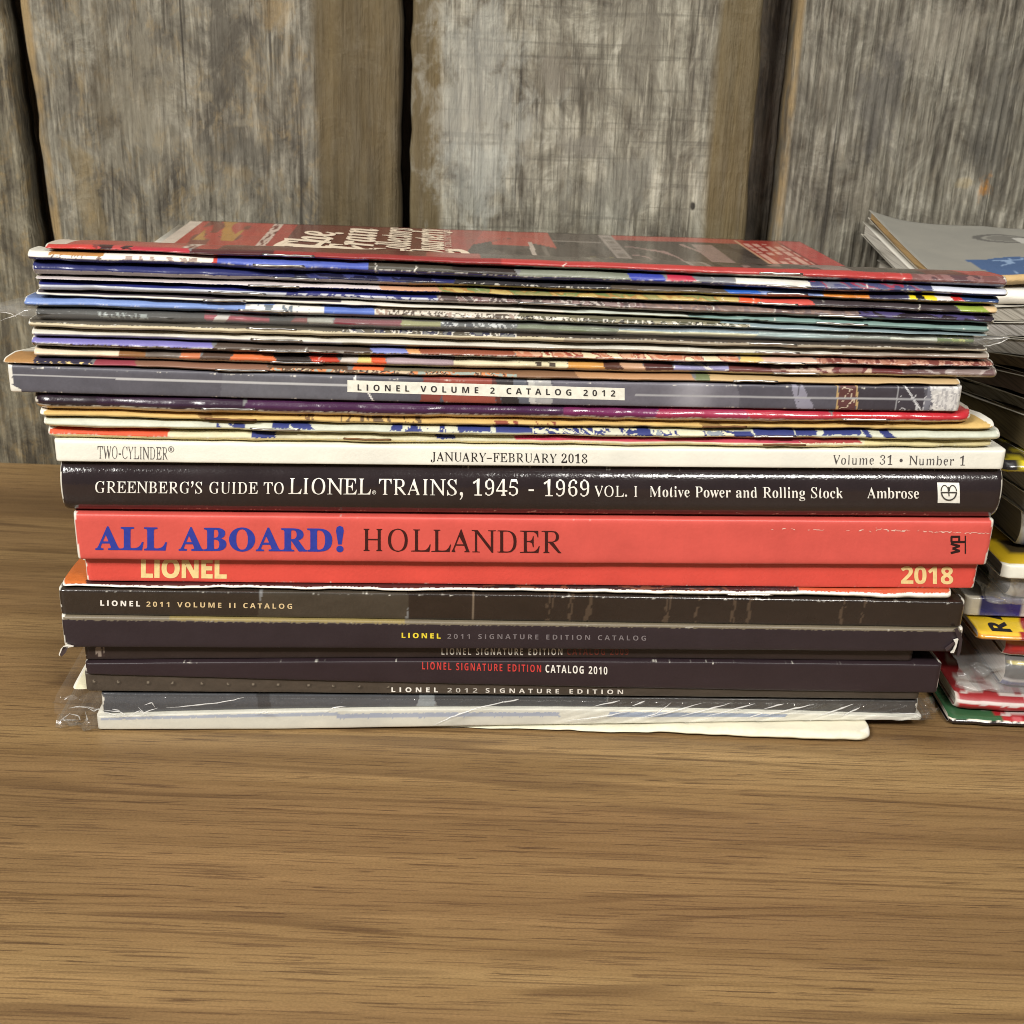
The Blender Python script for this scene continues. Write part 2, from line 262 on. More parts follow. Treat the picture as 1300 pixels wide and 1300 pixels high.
GL['bs'] = {
 "0": (0.375, "331J2o1L2T1U2?1c2-1v1y231o2O1h2o1d381b3_1d4+1h4M1o4n1y5/2-5E2?5X2T5f2o5n345q3Q5n3k5f4%5X485E4F5/4Q4m4X4M4^4*4_3^4^374X2o4Q2N4F23481v4%1c3k1U3Q1L!331n3E1r3R2&3[2?3a2`3d3.3e3^3d443a4]3[4}3R5:3E5H345M2|5H2o5:2f4}2a4]2^442]3^2^3.2a2`2f2?2o2&2|1r"),
 "1": (0.375, "2*1O2*1l2V1l2`1m2f1p2l1t2r252r582L4i2A4a274Z2,4Y2#4Z1v4^1p4d1k4l1h4v1g5&21542`5Q3,5n3i5n3i253n1v3s1q3{1m4*1l4V1l4V1O"),
 "2": (0.375, "1c1O1c2-2X3$323b3K4:3R4n3Q5&3M563G5A3>5I345N3(5O2r5M2e5E2[582U5%2Q4i2P4K2=4M2,4Q1x4W1m4b1g4p1e5&1f541k5@1r5K1|5V205`2@5g2S5m2i5p3(5q3M5n3m5f4+5X4<5F4G504J4q4C4K4-4$3]3M2s2e2<213a213l223u254#2;4+2B402K442V482h4X2h4U1O"),
 "3": (0.375, "2z1J2`1K2I1N271S2&1Y1u1b1k1l1d1v1`2%1_211a2>1e2H1m2P1v2V2&2Z232[252F2;252E2&2R1x2c1r2v1p3=1w3F1}3N2+3U253Z2B3^2R3_2f3[2y3T303H3?383J2}3P2e3S2B3S2B3u2g3u2|3w334$3@413J4A3O4T3Q4k3P4}3L523F5?3=5H325M3#5O2s5N2i5J2a5C2S5#2O4U2;4V2)4Z1v4a1k4k1e4w1c5,1g5>1q5N2&5]2?5h2]5o3&5q3K5n3j5g4)5Y4;5H4F524J4r4H4[4@4G43453|4%3h3t3Q3k4#3[413T4>3J4I3>4Q304V2y4X2f4V2P4R2>4L2.4C1z481n4+1d3U1P"),
 "4": (0.375, "2W1O2W1l2g1l3,1s331z372*3929392Z1V2Z1V2|3=5l4.5l4.3#4g3#4g2Z4.2Z4.29402*441z4;1s4Z1l4b1l4b1O!1}3#393#394)3:4]3=58345%3(4j2u4R2l4C"),
 "5": (0.375, "2{1J2b1K2K1N291S2+1Z1y1c1p1l1j1v1g2&1e221g2=1k2F1q2N1z2S2*2V262W2<292O1z2X1u2e1q2s1p391x3C2#3K2-3R293W2G3Z2X3[2m3Y3,3R3@3H3O393Z3&3b2l3d2I3a2/3Y1p3d2&5l4A5l4C4c4$4c3z4u3s5*3b502J502A4$2[4+2}4-3J4*3l3z4.3j4C3S4P364T2m4R2V4N2C4G224>1}431p4%1f3R1P"),
 "6": (0.375, "3:1J2{1L2d1R2N1^2;1n2+2(1y2@1p2_1j3&1h3N1i3l1l4.1r4H1y4b2(4x24522A5D2Q5S2e5a2y5j365o3N5q3e5p3x5m4-5i495c4C5Z4K5R4P5I4S5?4T554S5*4N4z4F4r4:4k4)4f3n4e3k5+3`5F3Z5L3R5O3I5P365L3$5@2q5+2f4i2_4E2Z3u2x4)3K4/3j4,4+3|4@3l4Q3U4Z3:4_2s4Z2N4P2/4>1o4%1Z3a1N!3<1n3I1p3T1x3^2)3d2:3h2Q3j2n3h3.3d3C3[3S3R3`3E3f373i2r3`2Z3N2]2y2c2S2l272y1}3,1r"),
 "8": (0.375, "301J2n1K2T1P2?1X2-1c1y1o1n2#1f241b2E1`2X1c2o1j3&1v372,3F2?3S2U3`2A3m213{2#401t4A1n4S1l4h1n4y1r5/1x5>2(5L255X2F5c2Z5k2s5o365q3Y5n3w5e435U4C5B4L5,4P4l4M4W4G4F4<483a3n4#3^4;3M4L3=4W3+4_2r4a2]4]2<4P1|4<1g3{1V3X1M!3?4%3K4.3U473]4B3b4M3e4]3f4m3`513O5H3G5M3=5P335Q3$5O2t5I2k5@2d532a5$2_4o2a4]2f4N2n4B!321i3C1k3R1r3_1|3h203n2@3p2R3m2d3g2s3]3$3M31393=2z3I2[3+2T2x2P2h2O2V2Q2B2V212`1}2m1r2{1k"),
 "9": (0.375, "2q1J2]1K2K1N2<1R211Y2&1b1z1j1r2-1x2A222L282=2@2/2I1}2T1t2c1n2t1l331s3G2+3V2K3a2w3f3U3G3;39353*322s312U342<3=2%3M1p3d1f4%1c4G1d4a1i4w1r521}5D215S2B5a2V5j2m5o3+5q3D5o3[5i3q5^4*5N4:5;4G4}4P4_4V4<4X3n4P2t4I2[4@2D442/4&1w3q1h3_1Z3I1Q311K!303W3<3Y3G3]3P3b3f3|3d4L3_4n3V5-3K5>3=5I3.5L2z5I2n5B2d552]4}2X4g2W4J2Y4/2`3t2j3e2x3Z"),
 "A": (0.437, "1H1O1H1_1R1`1Z1c1c1h1w223B5a3P5`4x2;541k5;1d5C1`5N1_5N1O3T1O3T1_3m1a3|1h4&1u3x273h2a2I2a252.222$221w261i2C1a2Y1_2]1_2]1O!2Q2w3_2w3*4C"),
 "B": (0.443, "1]1O1]1^1m1`1z1d2(1j2-1s212%2228224l2-551y5E1[5J1[5W3M5W4&5T4N5J4k594|4|5(4]5#4D4t4/4b3y4I3l4)3d4O3Y4n3J5)38562{5:2`562@5)2&4n1l4P1[4-1R3[1O!3/3g333g3M3i3b3o3q3x3z4,4%4?4(4X4%4o3|5&3u553k5>3]5D3J5F3?5E385C335?3/5#!3N1c3d1f3u1l4%1w4.2-432B452^432x4,343|3C3l3M3V3T3;3V3/3V3/2*351k3;1g3C1d"),
 "C": (0.468, "3k1F3H1I3(1Q2e1`2J1r242/1}2J1o2i1h301e3T1h3x1p4?1}4^254x2K552f5G3)5T3J5^3m5`4-5^4J5V4k5K4{5G5-5J555R5:5`5H5`5H4;5;4;5-4Z4v4u4b514J5A425J3r5N3N5G33522z4i2n482j3R2n2r2{2C371}3U1i3|1c481e4M1j4c1t4x2&51275B2K5Q2=591z4x1d4X1S461J"),
 "D": (0.496, "1`1O1`1^1o1`1{1c2(1h2-1o201{2122214p205)2,572&5@1x5E1l5I1[5J1[5W3N5W415R4c5B5/5(5K4^5]405b3S5Z2l5C284v1m4@1V3T1O!3O1c3p1h401u4C224Q2R4Z2|4]3T4X464L4e485+3u5?3O5F3C5E3:5B355>3/4y3/2/351k3:1g3C1d"),
 "E": (0.442, "1Z1O1Z1]1l1_1y1b2(1h2.1p211}2224224l215&2.562(5?1y5E1m5I1]5J1]5W5*5W5*4D4x4D4q4c4f4z4T504>5;3{5A3V5C3=5B32583/4|3/3c383c3N3e3`3k3m3u3w4*4$4?4*4X474X472U4*2U3x3.3r393i3B3_3H313O3/3O3/2,301z321q371l3U1f3o1g4+1j4?1o4P1v4`2%4n224z2A5*2S542i5C2i5-1O"),
 "F": (0.404, "1[1O1[1^1m1`1y1e2(1k2-1t212(2229224q205(2-552&5=1x5C1l5G1Z5J1Z5W5%5W5%4D4s4D4o4X4i4k4a4y4W5+4K544<5;4*5@3o5C3U5D3=5C325<3/5*3/3d353d3K3f3]3l3k3v3u4+3|4@4&4Y464Y462U4(2U3}2r3u3.3k3=3^3H3J3N343P3/3P3/26331r371l3=1f3E1c3k1^3k1O"),
 "G": (0.508, "3t1G3N1J3-1Q2h1`2L1q262.2#2H1q2h1i3/1f3T1i3y1q4@2#4_264y2L552f5G3)5U3I5^3l5`4.5^4L5V4m5K4{5H505M5:5`5I5`5I4:5;4:524O5(4c4w4t4j5)4Z564K5@4;5H4+5L3t5N3P5G35522{4j2o482l3S2o2y2x2N3-2,3B1n3[1_3z1Y431Z4A1_4J1f4Q1o4U1{4V2/4V2]4U2l4Q2w4K3$4B3*433-3z3/3z3;5|3;5|3/5m3-5a3*5X3$5T2x5Q2m5P2^5P1g4{1U4J1J"),
 "H": (0.523, "1[1O1[1^1m1`1y1c2(1i2-1r212$2226224t215)2-552(5>1y5D1m5H1]5J1]5W3_5W3_5J3@5D32573/4t3/3f4U3f4U4t4R574D5D4%5J4%5W6(5W6(5J5q5H5e5D5]5>5V565S5*5R4t5R265S2%5W1t5]1j5e1d5q1`6(1^6(1O4%1O4%1^461`4C1c4K1h4Q1q4T2#4U264U3N3/3N3/26302$331r381i3A1c3N1`3_1^3_1O"),
 "I": (0.261, "1Z1O1Z1^1k1`1x1d2&1j2-1r211}2222224z215/2.5:2)5A1z5E1m5H1Z5J1Z5W3b5W3b5J3P5H3C5E3:5A345:305/3/4z3/24331s3B1e3c1^3c1O"),
 "J": (0.330, "2M0u2<0v2-0y1y1#1m1+1b131X1=1R1H1N1T1L1b1N1n1Q1x1X2&1a2-1j201s222#212.2-252&2;1z2?1q2@1f2:1N231?26162=112J1/2V102`142f1;2m1a2m4j2i522e592`5?2X5C255J255W4?5W4?5J3{5D3u5@3q5:3n543j4j3j2=3e1k3V1G3?1/2x0z"),
 "L": (0.426, "1[1O1[1^1m1`1y1c2(1i2-1r212$2226224t215*2-562(5?1y5D1m5H1]5J1]5W3f5W3f5J3D5F3<5C375>33583/4t3/28311v3=1i3X1f3q1g4-1j4@1p4P1x4`2(4m264x2F5)2Z522s5A2s5,1O"),
 "M": (0.634, "1Z1O1Z1^1k1`1x1c2&1i2-1r212$2225224w2.581z5E1[5J1[5W315W4B2i5R5W7&5W7&5J6q5H6e5C6]5=6W556S5)6R4s6R2:6V1r6d1c7%1^7%1O5&1O5&1^5E1d5S1s5W295W5*4*1O3v1O2J4|2J262L2#2O1p2V1h2`1b2m1_3#1^3#1O"),
 "N": (0.494, "5-1F2K4]2K252L2#2P1q2U1i2^1c2k1`2|1^2|1O1_1O1_1^1{1c2/1q2325234|1m5F1_5J1_5W2t5W5#3#5#4s4z564l5D4M5J4M5W5l5W5l5J5Z5H5N5D5F5?5@565=5)5<4r5<1F"),
 "O": (0.525, "3n1F3T1H3;1M3#1U2h1a2S1n2A2#22262$2K1t2b1l2z1h391f3S1h3n1l4-1t4E2$4[224p2B5)2T592i5F3$5Q3=5Y3V5_3r5a425_4K5Z4c5R4x5G525:5D5*5T4r5b4^5l4F5t4.5y3o5{3S5y395t2z5l2b5b2K5S265C2#511n4w1a4a1U4H1M4/1H!3r1Y491a4R1u4f2>4q2o4u3S4r4.4i4Y4Z4|4G5:405I3n5N3L5G32522z4j2o482k3S2n2y2w2N3+2,3>1m3U1_"),
 "P": (0.418, "1[1O1[1^1m1`1y1c2(1i2-1r212$2226224t215)2-552(5>1y5D1m5H1]5J1]5W3H5W3r5V495R4Q5K4c5B4q574}5)5+4s504b524M5.414}3s4j3^4O3N4.3D3_3A3/3A3/26302$331r381i3A1c3N1`3_1^3_1O!3/3U3>3U3V3W3j3^3w3h4%3w4,414.4K4,4f4(4z3z503o5;3_5B3J5D345>3/5*"),
 "R": (0.473, "1[1O1[1^1m1`1y1c2(1i2-1r212$2226224t215)2-552(5>1y5D1m5H1]5J1]5W3K5W3}5U4K5M4k5@5&5-544o594P55475,3{4u3j4^3[4@3P5D1x5U1d5k1^5l1^5l1O4S1O3>3G3/3G3/26302$331r381i3A1c3N1`3_1^3_1O!3/3X3@3X3Y3Z3o3b4#3m4.3|4547474Q444m4-5(3z583h5A3P5D3D5C3;5A355=3/4y"),
 "S": (0.390, "1r1F1r2u2(2u222Q2?242O1x2c1h2z1_3:1[3M1^3^1c3l1m3u1y3{2-3}2=3x2S3j2g3Q2w2y362]3E2E3V243h2&3{1z461x4M1y4c2#4v2,5-265<2C5H2R5R2d5Z2w5_315a3T5]4%5Q4-5O445O4<5Q4A5V4D5a4S5a4S4C4F4C4@4V484i4/4y4#5-3r593e5B3V5I3G5M385O3&5M2s5H2g5@2^562W5)2V4u2W4h2]4[2e4Q34463i3x4B3W4M3L4V3@4]334d2a4c2J4]264S2#4G1n471a4$1U3i1M3Q1I371G2v1I2Z1P2E1W2:1Y2-1U2&1F"),
 "T": (0.423, "2@1O2@1^2Q1_2_1c2i1i2o1r2r2$2t262t5F2n5F2S5C2=5;2*5.1v4u1l4_1g4B1X4B1X5W535W534B5%4B4y4d4k5#4V574<5B3u5F3q5F3q263r2$3u1q3{1h4*1c481_4J1^4J1O"),
 "U": (0.492, "3d1E361H2m1S2Q1g2?2&242I212s214t2/5)2,552&5>1x5D1l5H1[5J1[5W3^5W3^5J3?5D31573.4t3.2g302I36213@1y3N1l3b1d3z1b4B1f4]1s4p2/4{2N5$2v5$4s5#5)4z554u5>4k5D4^5H4K5J4K5W5g5W5g5J5X5G5M5B5E5<5A545>5(5=4s5=3.592U5.2-4u1j4Y1U461I"),
 "V": (0.428, "3G1E1s4v1b5;1Z5B1P5G1D5J1D5W3F5W3F5J2|5E2v5@2r5:2q532x4s3m2i4Z4s4a524`5:4[5@4U5D435J435W5M5W5M5J5B5I595F525A4w4w3U1E"),
 "W": (0.611, "3$1F1j5$1[5A1U5F1M5I1C5J1C5W3.5W3.5J2o5D2k5@2h5;2g532m4o3O2q454_4)5*4$553z5=3t5C3T5J3T5W5J5W5J5J565G5)5@5$545*4z5g2|6C4m6I506H586E5?6@5C6#5J6#5W7,5W7,5J6}5G6u5B6n5<6_4u5P1F5A1F4A4;351F"),
 "Y": (0.426, "2G1O2G1^2X1`2e1c2n1i2s1r2v2$2w262w3,1u4z1l501c5;1Z5B1P5G1D5I1D5W3B5W3B5I395I2|5E2t582z5#3e3R4N4j4[514V5?4I5G435I405I405W5J5W5J5I525?4w5#3t3@3t263u2$3y1r4#1i4-1c491`4J1^4J1O"),
 "a": (0.344, "3j1G3R1K3C1W3=1l3#1X2b1L2B1H211J1|1O1p1X1g1e1b1s1`2)1d2?1p2R2)2d2D2s2i3&3<353<3_3;3m383x324%3+4,2z4/2m402Y4.2M4)2I3y2Q3k2X3V2W3M2T3E2N3>2F3:2>3724362)371{3:1t3@1o3G1k3P1j3Z1l3g1p3r1w3}2&4,23442B4:2R4?2e4B2x4C3A4@3]493q4.4#3w4,3a4.3E4.2(401p471k4D1q4K1f491T4$1J!2p1k3(1q3<2)3<3#3$2w2m2l2`2_2W2M2U292W1}2a1o"),
 "b": (0.361, "1r1F1r4|1m5B1U5J1U5W2f5W2f3}2y45354?3N4C3a4A3r4<4&43444&4@3s4I3b4P3N4T394U2|4T2a4O2H4F224;1y4,1h3v1Y3c1O3M1I371G2y1J2b1U2J1g1z1F!3/1Z3@1^3M1h3V1w3]243a2R3b2w3a3;3]3S3V3g3M3t3@3{304#2s3v2m3p2h3h2f3_2f2-2j1o2u1`"),
 "c": (0.293, "2t1G2`1I2L1N2;1X2,1e1y1t1n2,1f2@1a2V1`2o1a3.1g3E1p3Z1|3n214#2C412V4;2l4A3)4C3A4A3U4<3f433r4%3y3r3|3b3{3X3x3P3s3I3l3D3d3A3Z3@3H3D3=3Q3:3f3:3o3;3w384(314/3#412n4.2a3}2W3l2R3R2P332R2i2Y2J2e232s1|3+1r3@1o3S1r3f1{3w2/4(2%3d1a3A1M"),
 "d": (0.370, "2g1G2T1I2C1N241W2&1e1u1t1l2+1e2?1a2U1`2m1a3-1e3E1m3[1w3o2)4$27422G4;2X4A2l4C3)4?3>453O4#3O5,3N563L5>3G5C3*5J3*5W4C5W4C224H1q4L1l4T1h4`1f4`1X4@1V3w1P3O1G3O1o3>1X3(1K!3%1g3.1h361k3>1q3F1y3K2(3O233O3_3M3h3H3o3B3v3(4$2s3|2g3t2_3f2Y3Q2U372T2q2U2R2X282_2$2g1q2r1i"),
 "e": (0.301, "2r1G2^1I2K1N2:1W2+1e1x1t1n2-1f2B1a2Z1`2u1a331f3I1n3^1y3p2,4%2<422M4;2a4A2u4C374?3P453e4#3t3g3}3I4%3(4%2|2S2|2V2W2`2;2m2(3$1v3=1r3Q1v3e2&3v2;4(203e1e3A1N!2S373>373>3I373|324*3)402x412d4)2W3j2S3@"),
 "g": (0.327, "2l082K09210>1v0G1g0R1^0_1Z0m1`0}1o102-1;1s1G1g1V1c1h1d1u1i2&1r212#2;242E2H2N2#2c1i3#1b3G1c3W1h3g1p3t1z4%2-402<482M4>2a4A2u4C304A3D4>3W474B474B3t3t3t4$3d4+3R4-3@4,314(2}3{2p3r2e3f2Z3X2R3I2M382I3&2H2t2I2h2I2P2A2K2<2H262G2/2J2$2U1y2h1w3)1w3m1p3|1k4.1c461Y4<1N4?1A4A114=0t410_3x0N3]0B3:0:!2u2Y3%2[3/2b352l392y3<303=3F3<3[393n353{3/4*3%402u412i402a4*2Y3{2U3n2R3[2Q3F2R302U2y2Y2l2a2b2i2[!2w0K3;0M3R0Q3c0Z3m0f3q0t3o0}3l1)3e1.3A142C14291+230z210o220f280^2B0U2O0P2b0L"),
 "i": (0.198, "2G4g2<4h224l2*4r1}4z1z5*1x551z5@1}5I2*5R225X2<5]2G5_2Q5]2[5X2d5R2k5I2o5@2p552o5*2k4z2d4r2[4l2Q4h!1_1O1_1]1t1d1z1}1z3g1u4(1`4/1a4<2n4<2n1}2s1e3-1]3-1O"),
 "k": (0.359, "1^1O1^1]1t1e1z1}1z5)1v5C1q5F1j5I1`5J1a5W2m5W2m3#3S3d3Z3m3`3u3a3|3^4)3T4-3D4/3A4/3A4<4X4<4X4/4D4+413|3z3n3O3D4Y1k4a1c4i1_4r1]4r1O3F1O3F1]3K1]3T1^3Z1b3]1i3V1w2y2m2m2b2m1}2r1e3-1]3-1O"),
 "l": (0.199, "1_1O1_1]1t1d1z1}1z5)1v5B1q5G1j5I1`5J1`5W2n5W2n1}2s1e3-1]3-1O"),
 "m": (0.554, "1_1O1_1]1t1d1z1}1z3i1u4&1p4+1i4.1_4/1_4<2l4<2l3r3(403@4>3[4C3{4>484.4D3o4[4.4v4>594C5R4?5f455t4#5|3f6$3F6$1}6*1e6/1a661^6?1]6?1O4s1O4s1]4|1^5)1a5-1e531}533K5.3l5)3r4|3v4s3w4d3t4U3k4H3[4H1}4M1e4Q1a4X1^4b1]4b1O3=1O3=1]3F1^3L1a3Q1e3V1}3V3K3R3l3M3r3F3v3=3w3-3t2x3j2l3Y2l1}2q1e2u1a2|1^3+1]3+1O"),
 "n": (0.381, "1_1O1_1]1t1d1z1}1z3i1u4&1p4+1i4.1_4/1_4<2m4<2m3t3)413B4>3`4C3z4?43454A4#4J3f4L3F4L1}4R1e4V1a4^1^4h1]4h1O3?1O3?1]3B1]3O1`3W1k3Y1}3Y3K3T3l3P3r3I3v3?3w3/3t2z3j2m3Y2m1}2r1e2w1a3#1^3-1]3-1O"),
 "o": (0.336, "3#1G2g1I2Q1O2>1X2.1f1y1v1n2.1f2C1a2Y1_2r1a311f3G1n3]1y3o2.4$2>422Q4;2g4A2}4C3:4A3N4;3b423s4$4&3p423^4;3H4@314B2r4@2X4;2B422-4&1u3s1e3b1X3O1N3:1I!3#1X311[3<1c3D1o3K273M2r3L3B3H3b3C3w3;4)31413#432p412e4)2^3w2X3b2U3B2S2s2V272^1o2e1c2p1["),
 "r": (0.287, "1_1O1_1]1t1d1z1}1z3g1u4(1`4/1a4<2l4<2l3g2u3w3%4*33453?4=3K4A3W4C3f4A3r4>3z474&4/4*4#4,3s4+3i4(3a3|3Y3v3S3n3P3d3O3O3V3B3f343n3-3l3$3g2x3_2s3S2o3F2n372n1}2o1r2r1j2v1d3;1]3;1O"),
 "s": (0.288, "2p1G2a1H2N1M2;1T211V2)1T1}1P1y1H1l1H1l2J1z2J2&25202#2;1o2I1d2W1^2g1[2t1]3#1`3,1e321l351u372$33233*2?2t2J2K2_2:2h2,2s1|3#1t311o3>1n3M1p3d1w3v2*4-2;492O4A2h4C2|4A3<4:3B493G483M493R4=3U4C3a4C3a3N3T3N3M3a3E3p3:3|3.4*2|4/2n412d402Z4-2S4)2N3}2K3u2J3m2R3W2l3F36353G3+3T2{3_2p3f2d3j2S3l2B3i2*3a1o3S1_3B1Q3.1I"),
 "t": (0.228, "2Y1G2E1I261O2+1W1}1e1x1u1w2/1w3}1`3}1`442<4l2^5>2k5>2k4<3C4<3C3}2k3}2k282o1y2r1t2w1q2}1p3/1s391|3B223O2+3;1c2{1N"),
 "u": (0.375, "2`1G2H1I271Q2*1^1{1n1v2*1u2C1u3d1o4%1k4+1c4.1X4/1X4<2h4<2h212p1u2u1p2|1m3*1l3:1o3H1w3T2+3T3d3N4&3H4+3@4.354/354<4G4<4G2.4M1o4e1h4e1Y4E1W3|1Q3T1G3T1p3J1e3?1Z321R3#1L2o1H"),
 "v": (0.306, "2i1G1o3d1b4$1]4*1U4-1M4/1M4<2z4<2z4/2t4/2h4.2a4)2^3{2_3t312X3Z3h3_3x3[4&3Q4-3@4/3@4<484<48404/4-4(4)3|3}3n3`2w1G"),
 "w": (0.435, "2X1G1]3r1T4(1F4/1F4<2f4<2f4/2V4+2Q3{2R3r2V3h2|2]3F3Y3>3s354+2}402}4<4F4<4F4/4:4-434(403{413u423p4Q2h4w3k4z3z4u4+4b404b4<5O4<5O405?4(543l471G4+1G3O3:2g1G"),
}
